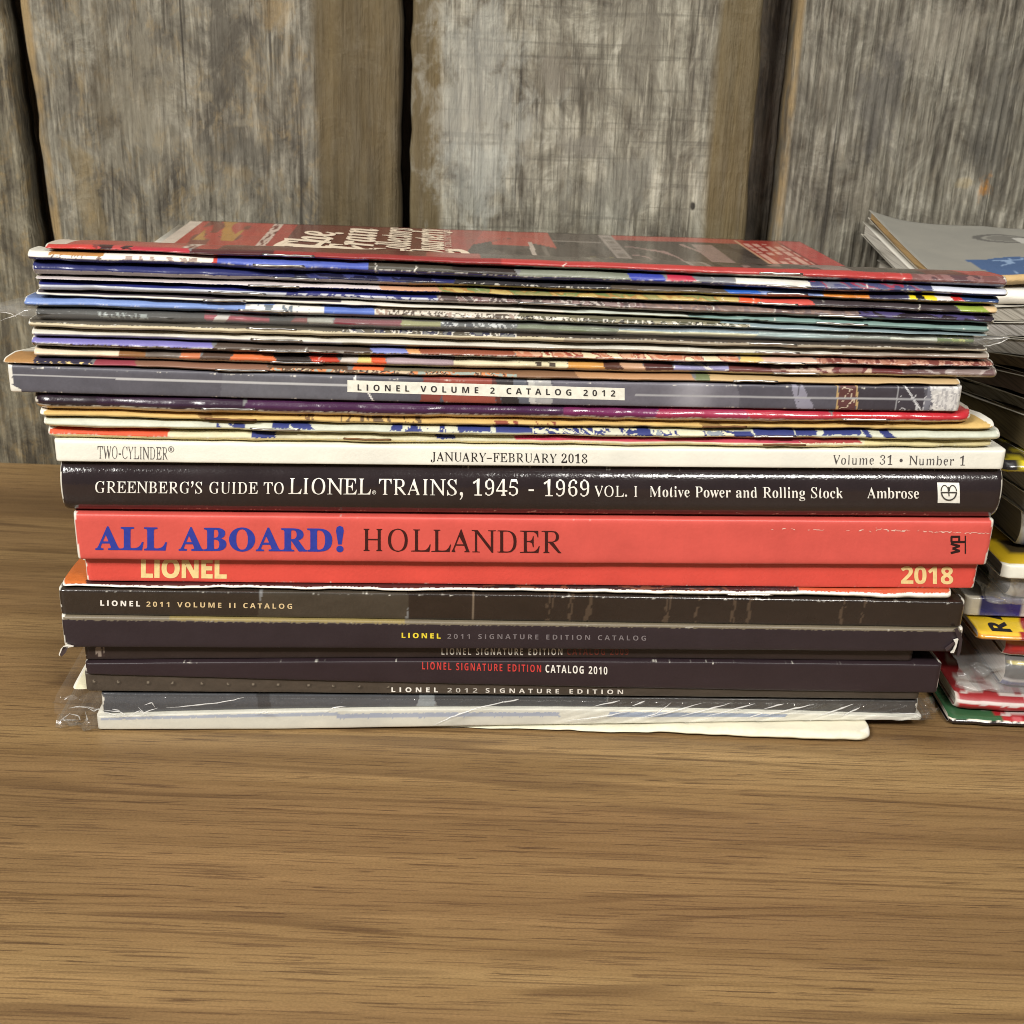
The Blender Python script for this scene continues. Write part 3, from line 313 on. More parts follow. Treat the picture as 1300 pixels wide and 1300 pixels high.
GL['ss'] = {
 "0": (0.384, "361J2f1O2C1b2*2$1r2L1g3#1c3^1e4+1i4O1p4o1{502/5G2A5Y2W5g2r5o365r3a5l4)5Y4C5<4U4o4a4>4d3^4c364_2l4V2L4L214>1t4,1b3p1T3U1L!36223H263V2A3a2S3h2m3l343m3^3l4,3h4M3a4h3V4z3H5+365/3#5+2p4z2f4h2`4M2[4,2Z3^2[352`2n2f2S2p2A3#26"),
 "1": (0.384, "3*1O3*3|3+4F3,4o2z4d2j4T2=401p4b385l3|5l3|1O"),
 "2": (0.384, "1e1O1e2.2m373B3i3[443d4X3c4g3_4r3W4{3M5&3B5+355,3%5+2r5(2d4|264_1d592.5T2Y5i3:5q3R5o3i5k3|5c435X4A5L4L5=4T5-4Y4u4[4b4Y4M4U4:4N4(4*3M3I2m2q2>2q2:4g2:4g1O"),
 "3": (0.384, "2z1J2Q1L2,1S1d1`1d2J2>282q2132233F283T2@3_2L3e2Z3g2l3_3-3W333N393B3=2d3C2F3C2F4(2d4(3@4/3K443T4:3Y4A3a4]3`4j3Z4t3S4}3I5)3;5-3)5.2r5-2b5*2S5$214m1e5J2@5f2U5l2n5p3/5q3T5n3t5f445X4G5F4S5/4W4o4T4U4L4@4?4.4-3z3t3o3^3h3^3f3z3a483W4J3I4W394`3#4c2g4a2P4[2<4Q2*4E1s441e3y1Y3`1P3B1K"),
 "4": (0.384, "3J1O3J2F1X2F1X3$3N5l4@5l4@3+4o3+4o2F4@2F4@1O!2G3+3J3+3J3m3K413L4S3M4h3K4h3A4R344="),
 "5": (0.384, "2x1J2?1O1j1`1j2K2@2:2v2332243D293S2A3^2M3e2]3g2p3d3+3Z3<3J3G353N2s3P2S3M283H1r3Y2%5l4D5l4D5%2n5%2g442{473>493U483j434#4,443{4C3n4O3^4X3K4^354`2w4Z2P4M2/481n3t1Z3M1N"),
 "6": (0.384, "3<1J2}1L2e1R2N1]2:1k2*1}1v2:1k2U1e2v1c3@1h4(1y4f2(4y23502@5?2P5M2d5Y2y5c375j3R5o3q5p415o4K5l4K5*445.3w503X5.3?5)3,4z2v4o2j4a2a4O2Z4<2V4&2S3k2W3k2`3w2j4&2w403+483=4<3Q4=3q4:424/4H3x4X3`4c3A4g2w4c2O4V2/4B1n4(1Y3b1N!3:223I233V293b2B3j2O3o2a3q2v3p3-3k3<3d3H3Y3Q3L3V3<3X2w3P2b3<2Y2}2a2Y2t2=3#273/23"),
 "7": (0.384, "221O3j5%1_5%1_5l4g5l4g583.1O"),
 "8": (0.384, "371J2i1M2G1V2,1f1r1{1g2:1c2W1e2q1l3,1x3>2.3M2?3Z2R3f2B3r234$2&431w4D1q4W1o4n1q5&1v582%5G235S2B5^2S5f2g5l2|5o375p3L5o3b5l3u5f4,5^4;5S4G5G4Q584V5&4X4m4V4V4O4D4E43464$4%3s3m3i4:3O4X3-4`2z4d2k4e2Y4c2E4]234S1|4F1m471a4#1W3h1O3P1K!37403W4E3`4N3d4Y3f4g3d4s3`4|3X5*3N503C5336543*532y502o5*2h4|2c4s2b4g2c4Z2h4O2p4F!362,3H2.3W223d293l2C3q2N3s2]3j2v3T303:3@333D2e3)2[2x2V2k2T2]2V2O2[2C2d2:2o223#2."),
 "9": (0.384, "2V1J2;1J1|1M1|2529222P202o223-273A2?3Q2K3^2Y3g2k3m2}3q383s3O3p3O3Q3/3C3(313#2t2|2U3%2;302$3B1n3Z1d3y1a4C1e4j1q512*5K2E5`2e5l315p3J5n3c5h3y5^425O4C5<4Q5%4]4d4c4D4e3z4`374N2S4E2A4:204,1z3w1l3d1a3N1V361O2u1K!313b3P3j3f4#3m4=3g4a3S4}3I5)3?5-325.3#5,2q5&2f4x2]4k2W4Y2V4D2W422[4#2d3r2n3i2{3c"),
 "A": (0.463, "1O1O3#5m4/5m5_1O4`1O4C2Q2k2Q2N1O!3$3=403=3m4=3g4T3^4q3V513O4p3G4Q3@4="),
 "C": (0.428, "3j1J3D1L2}1T2a1c2I1v26232&2N1w2n1q371o3]1q4(1x4K2*4k2:5,2O5D2h5W3+5f3K5n3q5q4P5j5.5U4n4m4B5$3q5,3S5(3<4w3)4c2u4H2m4(2j3]2m362t2p3&2V392C3R283q244F2:4z2I4z1_4G1N"),
 "D": (0.497, "2%1O2%5l3F5l3m5i465b4U5U4r5E5.505A4p5O4Q5W4/5Y3b5S3$5A2M4|2&4R1f3x1T3:1O!2x293A293m2>442M4K2h4Y314_3_4[4,4R4L4B4d4-4u3l5$3J5(2x5("),
 "E": (0.376, "2%1O2%5l4Q5l4Q5(2x5(2x4-4H4-4H3C2x3C2x294Q294Q1O"),
 "G": (0.486, "3p1J3:1O2h1a2C1}2*2J1t2|1o3^1r4+1z4M2-4n2>5/2U5E2q5X375f3]5n4,5q4i5k5D5X5*4q4Z5%4+5,3n5*3Y5$3G4v364j3)4Z2x4H2p432l3v2j3]2k3D2o3-2t2s2|2a3-2Q3:2E3K2<3_263u2448264N2:4N313`313`3u5E3u5E1a4`1P"),
 "I": (0.261, "1a1O1a2#262:265&1a5<1a5l3^5l3^5<3.5&3.2:3^2#3^1O"),
 "L": (0.379, "2%1O2%5l2x5l2x294b294b1O"),
 "M": (0.633, "2%1O2%5l3<5l4>2P4?2P5G5l6]5l6]1O5k1O5k3S5k4#5m4P5n4q5l4q4b1O3q1O2m4r2k4r2m4Q2o3}2p3O2p1O"),
 "N": (0.546, "2%1O2%5l345l5)2V5*2V5&325%3h5%5l5p5l5p1O4b1O2m4g2k4g2o4/2p3R2p1O"),
 "O": (0.535, "3t1J3L1L3)1U2f1c2L1v28232)2O1x2o1q381o3_1q4+1x4M2)4n285/2L5F2f5X3)5g3L5o3t5r4A5o4e5g5(5X5A5F5U5/5e4m5p4M5v4*5y3^5v375p2o5e2N5U235A1v5(1c4e1U4A1L!3t2549294R2D4f2X4r2r4z384|3^4z4*4r4J4f4d4R4x4:5)3t5-3T5)3;4x3)4d2v4J2n4*2l3^2n382v2r3)2X3;2D3T29"),
 "P": (0.422, "2%1O2%5l3H5l3v5h4@5]4[5K4o534z4o5#4L4}464x3{4p3g4e3T4T3D4A374)3-3e3&3A3$2x3$2x1O!2x3i393i3O3k3b3o3q3w3|4(4)474+4I4(4^3{4n3n4y3[5%3D5(2x5("),
 "R": (0.443, "2%1O2%5l3=5l3n5h4:5_4X5N4n584z4u5#4Q4}4@4z414t3}4Y3Z463D5N1O4L1O3J302x302x1O!2x3s393s3Q3u3e3y3t4&3}414)4>4+4N4)4`3}4m3r4v3d4}3O5&375(2x5("),
 "S": (0.370, "2|1J2T1L201T1i1b1i2S2G2>2[282o253)243;253I293S2?3Z2H3`2Q3a2^3_2k3V2w3K3&2o3B2Q3Q243i1v4/1q4<1n4K1m4]1q4}1}5>265S2P5d2q5n3<5q3v5j4U5U4;4p3e5%395,3+5+2y5(2p4|2i4t2e4j2d4`2f4R2l4G2v4>3R3{4+3_483S4C3G4K3:4R3+4U2t4W2a4R2A4F2%421i3p1W3L1M"),
 "T": (0.389, "2j1O2j5&1Z5&1Z5l4q5l4q5&3b5&3b1O"),
 "U": (0.508, "3g1J381N2k1[2K1r25242(2W2#3$2#5l2v5l2v322x2o3#2X3/2H3>2=3Q273j254(274;2>4I2J4S2Z4Y2q4[324[5l5T5l5T3#5R2e5L2L5B26541|4}1k4g1]4M1R4/1L"),
 "V": (0.437, "2y1O1O5l2H5l37383=2}3F2Z3L2=3Q2Z3Z2}3`384O5l5H5l3y1O"),
 "W": (0.649, "2X1O1O5l2F5l2x3K3$3,3,2`312@362a3=3+3B3F3{5l4o5l5M3F5S3+5Z2`5`2@5e2a5l3,5s3K6I5l7A5l681O541O4Y3g4U3y4P494K4T4H4h4E4T4?494:3y463g3[1O"),
 "w": (0.575, "2O1O1T4j2K4j2n3@2t2z2z2U3#293%293(2M3,2h303&33363W4j4W4j4z365$2w5*2U5-295/29532T592z5@3@5d4j6Y4j5^1O4`1O4I2^4B2y4:3E403m4*4,4(4,3}3m3t3E3k2x3d2]3L1O"),
}
GL['bi'] = {
 "C": (0.440, "3?1F2|1H2b1N2J1W261e2$1u1r2/1h2E1b2_1`2{1b3;1f3U1m3p1w4/2*4G294^2J4s2]5+2r5;3:5N3_5Y4)5^4B5]4]5X4y5Q5)5O515N585P5?5U5D5^5R5^5;4;5,4<5*4[4}4v4s504d5?4Q5G4;5J3}5G3e5=3N5,3:4n3&4O2p4)2c3Z2Z342X2i2Z2L2c242p1z3&1l3<1c3T1`4#1h4I2#4k2J4z2?4c1{4G1d4)1S3c1I"),
 "Q": (0.478, "3m083Z0:3C0>3*0E2G0R1}0L1i0F1d0I1a0N1p0a2b1J2D1V2-1g1u1y1i261b2P1_2p1`3/1e3G1k3a1u3x2%45244K2C4`2T4s2g5)2z58355E3J5O3`5W3v5[435^4Y5Y4z5N595;5K4|5V4[5Z455Y3v5T3]5N3D5D3,592p5+2Y4v2E4f234S1|4@1m4-1a3r1V3]1O3H1J331I2}1E2b1+2m1+341(3_0y4D0l4e0q5&1$5@1>5J12570r4|0]4f0L4L0A410:!3.1Z3@1]3P1d3a1o3p2#4#26412L4R3D4^3p4e4<4g4_4e4x4^514R5?4C5H4/5J3r5F3[593F5#334`2{4:2k3h2^3:2U2k2R2F2U2-2[1t2f1f2u1^"),
 "T": (0.403, "1s1O1s1]2;1f2B1l2G1u2K2%3A5A385A3#5>2j582V5-2D4w254d2)4L1v4L2/5T5I5T594E5*4E5%4e4v4|4h534T5=4=5@495@3C2)3A1u3B1m3E1h3J1d3h1]3h1O"),
 "a": (0.336, "1z1H1j1J1[1P1P1Z1G1h1B1x1@211A2D1E2W1K2m1j3M1v3_2*3n293{2P402g492{4<34483A4,3H3r3Q4641463_2M3V213T1}3U1v3W1r3]1p3g1t3s2&4(2<44243r1h3V1P3:1H3(1L2w1W2s1k2t1z2x222k1x2^1g2O1Y2A1O211J!2@1q2H1r2Q1v2Y1}2q2B3*2m373>3;3d393s323|3&4$2y3}2p3x2h3q2M3L282v2.2R2*262-2$241t"),
 "c": (0.277, "2@1G2(1J1n1R1^1_1Q1p1J2+1G2D1J2_1Q2y1]391l3R2%3h2<3{2U402n493,4<3>4:3M453Y4-3d3}3i3r3k3e3j3Z3g3Q3b3I3Z3D3R3A3H3@323G3*3[3/3l343z334%3.4*3&4+2x4)2p4#2f3v2L3O292w222E2325262)2<1y2D1q2N1m2X1k2o1q3+2&3@2C3O29301i2g1P"),
 "e": (0.269, "2<1G2%1J1m1R1]1_1P1p1I2+1F2D1H2X1L2l1T3%1^3:1j3L1w3^2-3n2=3{2N4,2`452r4:3*4<3;4:3I463U4.3^4#3d3r3e3d3b3O3U3;3B3(3(2q2`2d252Y222<2320262%2<1x2C1q2M1n2X1l2l1r3%2(392B3H29381x3%1c2k1S2T1J!292l2g3%3,3G333S363a383n334#3%4*2t4&2h3w2Z3g2N3P2C34"),
 "h": (0.357, "3E1G311L3$1Y2{1q3&29382q3K3N3O3c3N3i3K3m3E3n313h2v3R2`312I2_272-2)1O1@1O284p2=5*2>54285B2$5E1v5E1v5T2N5Y335d2R3:2f3W2y3n304%3B423T493h4<4#47424*463m443[4/3C4%3$3f223d2*3c2#3d1w3f1t3k1r3u1w4(2,482D4D2=4&1l3c1P"),
 "i": (0.194, "2`4n2V4o2M4s2F4x2@5%2=5.2<582=5A2@5I2F5Q2M5V2V5Z2`5[2j5Z2r5V2y5Q3$5I3)5A3*583)5.3$5%2y4x2r4s2j4o!1w1I1l1J1b1M1Z1S1T1[1Q1e1P1q1R2)1W2<1s3F1y3Z1z3i1x3q1q3v1d3x1`3x1_4,2=432o4<2=2:291|2:1v2=1s2B1r2L1v2X2)2h2>2s262W1i2:1P"),
 "l": (0.173, "1p1G1d1I1Y1L1Q1R1L1Y1H1d1G1p1I2&1M2:244n2;56295?215D2$5F1z5F1y5S3/5d252;222-201{211u241r291q2C1u2P2(2`2=2k252@1Y231O2$1I"),
 "n": (0.357, "3G1G331L3&1Y2}1q3)293:2q3M3N3R3c3P3i3M3m3G3n343h2z3T2d352D2L2+1O1D1O1r3F1x3^1y3i1w3q1p3v1c3x1_3x1]4,2p4<2S382h3U2z3m324$3D423W493k4<4&47454*493m453R4(3$3e2#3f1w3i1t3n1r4#1|472>4C263r1Y3e1O3V1I"),
 "o": (0.316, "2C1G2,1J1q1R1`1`1R1q1J2,1G2D1H2X1M2m1T3&1^3:1i3L1v3_2+3n2;3|2L4-2_452q4:3)4<3C493X423k4$3x3n4$3X4(3?4%3,3|2s3v2_3m2K3b283T2&3E1q351d3#1W2k1N2W1I!2I1Z2Q1[2Y1a2b1h2x21302`3=363A3^3>3t354%3&4*2x4)2p4$2h3x2Q3T2>3&222O2-2$201k2:1_"),
 "r": (0.261, "1D1O1r3F1x3^1y3i1w3q1p3v1c3x1_3x1]4,2p4<2Q342k3`3%4#3:463O4<3`483j4,3m3r3l3g3j3^3e3U3_3P3V3L3M3K3C3M3:3R323[3-3_2{3X2m3F2]3)2B2D2+1O"),
 "s": (0.253, "2?1G1g1S1[1U1T1T1N1P1J1J1<1L1J2M1Y2J1^201e1v1p1g2$1^271Z2H1_2R1i2V1z2Q242B2K2-2f1o311g3S1i3f1p3v1{4)2/432@492R4;3,42324137403=413C443G4:3U4:3I3A3;3B303h2y3}2b4*2L3}2C3j2F3^2M3N2Y3?2l3)2{2n302S3528342*311x3+1l2}1b2t1X2i1Q2[1L2M1I"),
 "t": (0.185, "1h1G1S1L1G1Y1C1o1C1z1F2.1t3y1Y3y1Y412#4C2E4_2b5)2x5)2b4432443,3y2[3y232H2.232,1}2-1v2/1r241q2>1v2K2*2^2B2j2:2Z1}2K1j2=1[2.1P1x1J"),
 "u": (0.357, "1u1G1^1L1P1Y1K1q1O221[2_1n3F1u3i1s3q1k3v1_3x1Y3x1Y4,21422l4<2625231z241t271q2=1p2P1v2f202|2Q382}3J3U3Z454A453f2#3i1v3o1s4#1}4-2.492?4E263t1Z3g1P3X1J3I1G3?1I361L3.1R3)1Z3$1e3#1p3.2H2v2,2d1p2Q1_2@1Q2.1J"),
 "y": (0.281, "17081,090|0<0t0A0n0H0j0P0i0X0j0b0m0i0r0p1.0x1I0n1`0e1n0k2$0|2217281J251h2.2>2#2t1s3G1j3f1c3u1^3y1W3{1N3{1G3{1G4/1b431v472:4<2B472I4(2P3i2]3.2m223-2d3<3.3A3F3?3M3:3U323[3*3c3$3k2}3u3#4#3&4,3,4333483;4;3E4<3N4;3V483^423c4+3e3|3f3r3_3L3H2p3(212[1K210n1`0F1Q0>1D09"),
}
# ------------------------------------------------------------------ magazines and books
SAG = .152
def sag(d):                                            # the stapled backs are thicker than the open edges: the pile drops towards the back
    t = np.clip(np.asarray(d, float)/.205, 0, 1.1)
    s = np.clip(t/.56, 0, 1); s = s*s*(3-2*s)
    return 1-SAG*s-.010*np.clip((t-.6)/.4, 0, 1)

class Mag:
    """one magazine or book: geometry of its spine, its cover and pages; every later part asks it for its surface"""
    def __init__(s, name, label, cat, X0, X1, zb, zt, yf, depth=.205, square=False, r=None, px=None, mat=None, paint=None, group=None,
                 ncol=760, rough_end=.0018, pages=(225, 220, 205), top_rows=5, seed=0, wob=None, lift=None, top_paint=None, page_in=.0008, nose=13, sagf=None, psi=0., n=None):
        s.sagf = sagf or sag; s.psi = psi
        s.X0, s.X1, s.zb, s.zt, s.yf0, s.depth, s.square, s.seed, s.wob, s.lift = X0, X1, zb, zt, yf, depth, square, seed, wob, lift
        s.wob = wob if wob is not None else (.00012 if square else .0008)
        s.n = n or (7. if square else 1.65)
        s.r = r if r else (.0014 if square else .0024)
        s.px = px or (0, 1); s.re = rough_end
        zc = [float(zb(np.array([x]))[0]) for x in (X0, (X0+X1)/2, X1)]
        s.loc = ((X0+X1)/2, float(yf(np.array([(X0+X1)/2]))[0])+depth/2, min(zc))
        s.root = thing(name, label, cat, s.loc, group)
        s.mat = mat
        xs = np.linspace(X0, X1, ncol); s.xs = xs
        a = np.linspace(-math.pi/2, math.pi/2, nose)
        tv = np.sin(np.linspace(-1, 1, nose+2)[1:-1]*1.45)/math.sin(1.45)*.995   # also evenly over the height
        a = np.unique(np.round(np.concatenate([a, np.sign(tv)*np.arcsin(np.clip(np.abs(tv), 0, 1)**(s.n/2))]), 4))
        # profile parameters: (kind, value)
        rows = [('b', d) for d in np.linspace(depth, s.r+.001, 5)]+[('n', q) for q in a]+[('t', d) for d in np.concatenate([[s.r+.0008, s.r+.003], np.linspace(s.r+.008, depth, top_rows)])]
        P = np.array([s.pt(xs, kd, q) for kd, q in rows])         # rows, cols, 3
        nr, nc = len(rows), ncol
        V = P.reshape(-1, 3)
        J, I = np.meshgrid(np.arange(nr-1), np.arange(nc-1), indexing='ij')
        Fc = np.stack([J*nc+I, J*nc+I+1, (J+1)*nc+I+1, (J+1)*nc+I], -1).reshape(-1, 4)
        # paint
        vv = np.array([(-.2 if kd == 'b' else (.5+.5*np.sign(math.sin(q))*abs(math.sin(q))**(2/s.n)) if kd == 'n' else 1.2+q) for kd, q in rows])
        pxm = s.px[0]+(xs-X0)/(X1-X0)*(s.px[1]-s.px[0])
        VV, XX = np.meshgrid(vv, pxm, indexing='ij')
        col = paint(XX, VV, s)
        if top_paint is not None:
            tm = VV > 1.2; uu = np.broadcast_to((xs-X0)/(X1-X0), VV.shape)
            col[tm] = top_paint(uu[tm], (VV[tm]-1.2)/depth)
        cols = col.reshape(-1, 3)
        # worn rims: thin inner edge at both ends and along the open edges
        inn = P.copy(); cz = P.mean(0)
        th = .00028
        for j, (kd, q) in enumerate(rows):
            if kd == 'b': inn[j, :, 2] += th
            elif kd == 't': inn[j, :, 2] -= th
            else:
                inn[j, :, 1] += th*abs(math.cos(q)); inn[j, :, 2] -= th*math.sin(q)
        b = len(V); extraV = []; extraF = []
        for i in (0, nc-1):
            st = b+len(extraV); extraV += inn[:, i].tolist()
            for j in range(nr-1):
                f = [j*nc+i, (j+1)*nc+i, st+j+1, st+j]; extraF.append(f if i == 0 else f[::-1])
        for j in (0, nr-1):
            st = b+len(extraV); extraV += inn[j].tolist()
            for i in range(nc-1): extraF.append([j*nc+i, j*nc+i+1, st+i+1, st+i])
        V = np.concatenate([V, np.array(extraV)]); Fl = Fc.tolist()+extraF
        cols = np.concatenate([cols, np.tile(alb((228, 222, 208)), (len(extraV), 1))])
        s.cover = mesh_obj('cover', V, Fl, mat, s.root, cols, loc=s.loc)
        s.pages(pages, page_in)
    def yfr(s, X):
        X = np.asarray(X, float)
        e = np.minimum(X-s.X0, s.X1-X)
        y = s.yf0(X)+((vn(X*60, s.seed)-.5)*1.4+(vn(X*240, s.seed+50)-.5)*.8)*s.wob
        c = np.clip(1-e/s.re, 0, 1)
        return y+s.re*.8*(1-np.sqrt(np.clip(1-c*c, 0, 1)))
    def zz(s, X):
        zb, zt = s.zb(X), s.zt(X); g = .00003 if s.square else .00016; wv = 0 if s.square else (vn(np.asarray(X)*70, s.seed+60)-.5)*.0005; wt = 0 if s.square else (vn(np.asarray(X)*70, s.seed+63)-.5)*.0005; return zb+g+np.maximum(wv, 0), zt-g-np.maximum(wt, 0)
    def pt(s, X, kd, q):
        X = np.asarray(X, float); zb, zt = s.zz(X); y0 = s.yfr(X); zm = (zb+zt)/2; h = (zt-zb)/2
        e = np.minimum(X-s.X0, s.X1-X)
        if kd == 'n':
            sn = np.sign(math.sin(q))*abs(math.sin(q))**(2/s.n); cs = max(math.cos(q), 0.)**(2/s.n)
            y = y0+s.r*(1-cs); z = zm+h*sn; d = y-y0
        else:
            y = y0+q; z = (zb if kd == 'b' else zt)+np.zeros_like(X); d = np.full_like(X, q)
        f = s.sagf(d); z = z*f
        if s.lift is not None: z = z+s.lift(X, d)
        return np.stack([X-s.psi*np.broadcast_to(d, X.shape), y, z], -1)
    def front(s, X, Z):                                # y of the spine's surface at a point
        X = np.asarray(X, float); zb, zt = s.zz(X); t = np.clip((Z-(zb+zt)/2)/((zt-zb)/2), -.999, .999)
        sn = np.abs(t)**(s.n/2); cs = np.sqrt(1-sn*sn)
        return s.yfr(X)+s.r*(1-cs**(2/s.n))
    def pages(s, col, inn):
        nx, ny, nz = 46, 14, 3
        xs = np.linspace(s.X0+inn, s.X1-inn, nx); ds = np.linspace(s.r*.75+.0006, s.depth-.001, ny)
        def layer(k):                                  # k: 0 bottom .. 1 top
            L = []
            for d in ds:
                b = s.pt(xs, 'b', d); t = s.pt(xs, 't', d)
                b[:, 2] += .0003; t[:, 2] -= .0003
                L.append(b*(1-k)+t*k)
            return np.array(L)
        bot, top = layer(0), layer(1)
        V = np.concatenate([bot.reshape(-1, 3), top.reshape(-1, 3)]); n0 = nx*ny; Fc = []
        for j in range(ny-1):
            for i in range(nx-1):
                a = j*nx+i; Fc.append([a, a+nx, a+nx+1, a+1]); Fc.append([n0+a, n0+a+1, n0+a+nx+1, n0+a+nx])
        for i in range(nx-1):
            Fc.append([i, i+1, n0+i+1, n0+i]); a = (ny-1)*nx+i; Fc.append([a+1, a, n0+a, n0+a+1])
        for j in range(ny-1):
            a = j*nx; Fc.append([a+nx, a, n0+a, n0+a+nx]); a = j*nx+nx-1; Fc.append([a, a+nx, n0+a+nx, n0+a])
        mesh_obj('pages', V, Fc, M_PAGE, s.root, np.tile(alb(col), (len(Fc), 1)), smooth=False, loc=s.loc)
    # ---- things printed on or fixed to the spine
    def print_mesh(s, name, polys2d, mat, off=.0001):
        """polys2d: list of (verts[(px,py)], faces) laid on the spine where the photo shows them"""
        V = []; Fc = []
        yr = float(s.yfr(np.array([(s.X0+s.X1)/2]))[0])-PSI*(s.X0+s.X1)/2
        for k, (vs, fs) in enumerate(polys2d):
            b = len(V)
            for (x, y) in vs:
                p = at(x, y, yr); p[1] = float(s.front(np.array([p[0]]), np.array([p[2]]))[0])-off-k*2e-6; V.append(p)
            Fc += [[b+i for i in f] for f in fs]
        return mesh_obj(name, V, Fc, mat, s.root, smooth=False, loc=s.loc)
    def staple(s, px0, px1, vpos=.6, mat=None):
        X = [s.X0+(p-s.px[0])/(s.px[1]-s.px[0])*(s.X1-s.X0) for p in (px0, px1)]
        xs = np.linspace(X[0], X[1], 12); zb, zt = s.zz(xs); Z = zb+(zt-zb)*vpos; Y = s.front(xs, Z)-.00022
        pts = [np.array([xs[0], Y[0]+.0011, Z[0]-.0004])]+[np.array([x, y+.00006*math.sin(i), z+.00005*math.sin(i*1.7+px0)]) for i, (x, y, z) in enumerate(zip(xs, Y, Z))]+[np.array([xs[-1], Y[-1]+.0011, Z[-1]-.0004])]
        V, Fc = tube(pts, .00033, 8)
        return mesh_obj('staple', V, Fc, mat or M_STEEL, s.root, loc=s.loc)

def tube(pts, r, k=8):
    pts = [np.asarray(p, float) for p in pts]; V = []; Fc = []
    for i, p in enumerate(pts):
        d = pts[min(i+1, len(pts)-1)]-pts[max(i-1, 0)]; d /= np.linalg.norm(d)
        u = np.cross(d, (0, 0, 1.)) if abs(d[2]) < .9 else np.cross(d, (1., 0, 0)); u /= np.linalg.norm(u); v = np.cross(d, u)
        for j in range(k): V.append(p+r*(math.cos(2*math.pi*j/k)*u+math.sin(2*math.pi*j/k)*v))
    for i in range(len(pts)-1):
        for j in range(k): Fc.append([i*k+j, i*k+(j+1) % k, (i+1)*k+(j+1) % k, (i+1)*k+j])
    Fc += [list(range(k))[::-1], [(len(pts)-1)*k+j for j in range(k)]]
    return V, Fc

# ------------------------------------------------------------------ lettering
_AB = ''.join(chr(c) for c in range(35, 126) if chr(c) not in '\\"\'')
def dec(s_):
    out = []
    for part in s_.split('!'):
        v = [(_AB.index(part[i])*len(_AB)+_AB.index(part[i+1])-1200)/800 for i in range(0, len(part), 2)]
        out.append(list(zip(v[0::2], v[1::2])))
    return out
def ell(cx, cy, rx, ry, n=16): return [(cx+rx*math.cos(2*math.pi*i/n), cy+ry*math.sin(2*math.pi*i/n)) for i in range(n)]
def rect(x0, y0, x1, y1): return [(x0, y0), (x1, y0), (x1, y1), (x0, y1)]
def glyph(font, ch):
    if font == 'rg' and ch == 'N': return .50, [[(0, .455), (.125, .455), (.40, .11), (.40, .435), (.345, .44), (.345, .455), (.505, .455), (.505, .44), (.45, .435), (.45, -.006), (.42, -.006), (.112, .38), (.112, .02), (.168, .015), (.168, 0), (.01, 0), (.01, .015), (.068, .02), (.068, .415), (.05, .435), (0, .44)]]
    if font == 'rg': font = 'bs'
    if font == 'ss' and ch == 'I': return .235, [rect(.06, 0, .172, .4795)]
    if ch in GL[font]: a, q = GL[font][ch]; return a, dec(q)
    th = .055
    if ch == '.': return .19, [ell(.095, .05, .05, .05)]
    if ch == ',': return .19, [[(.045, .05), (.065, .095), (.1, .105), (.14, .085), (.152, .035), (.14, -.04), (.095, -.115), (.06, -.14), (.045, -.12), (.085, -.07), (.1, -.005), (.06, .005)]]
    if ch == '\u2019': return .17, [[(.035, .43), (.055, .475), (.09, .485), (.13, .465), (.142, .415), (.13, .34), (.085, .265), (.05, .24), (.035, .26), (.075, .31), (.09, .375), (.05, .385)]]
    if ch == '-': return .25, [rect(.04, .15, .21, .2)]
    if ch == '\u2013': return .34, [rect(.02, .16, .32, .2)]
    if ch == '\u2022': return .3, [ell(.15, .22, .085, .085)]
    if ch == '!': return .22, [ell(.11, .05, .06, .06), [(.085, .15), (.045, .42), (.06, .49), (.11, .515), (.16, .49), (.175, .42), (.135, .15)]]
    if ch == '\u00ae': return .5, [ell(.25, .25, .25, .25, 20), ell(.25, .25, .20, .20, 20), rect(.16, .12, .21, .38), rect(.2, .34, .3, .38), rect(.2, .24, .3, .28), rect(.28, .27, .32, .35), [(.23, .24), (.29, .12), (.34, .12), (.28, .24)]]
    return .22, []
CAP = {'bs': .4553, 'ss': .4795, 'bi': .4506}
def slim(cs, target):
    E_ = [(c[i], c[(i+1) % len(c)]) for c in cs for i in range(len(c))]
    def crossings(y): return sorted(a[0]+(b[0]-a[0])*(y-a[1])/(b[1]-a[1]) for a, b in E_ if (a[1] > y) != (b[1] > y))
    out = []
    for c in cs:
        q = []
        for i, (x, y) in enumerate(c):
            best = None
            for dy in (.0021, -.0021, .006, -.006):
                xs = crossings(y+dy)
                for k in range(0, len(xs)-1, 2):
                    for side in (0, 1):
                        if abs(xs[k+side]-x) < .012+abs(dy)*1.5:
                            sp = xs[k+1]-xs[k]
                            if best is None or sp < best[0]: best = (sp, 1 if side == 0 else -1)
            if best and best[0] > target:
                sp, sg = best; fade = min(1., max(0., (.30-sp)/.12)); x = x+sg*(sp-target)/2*fade
            q.append((x, y))
        out.append(q)
    return out
_slim = {}
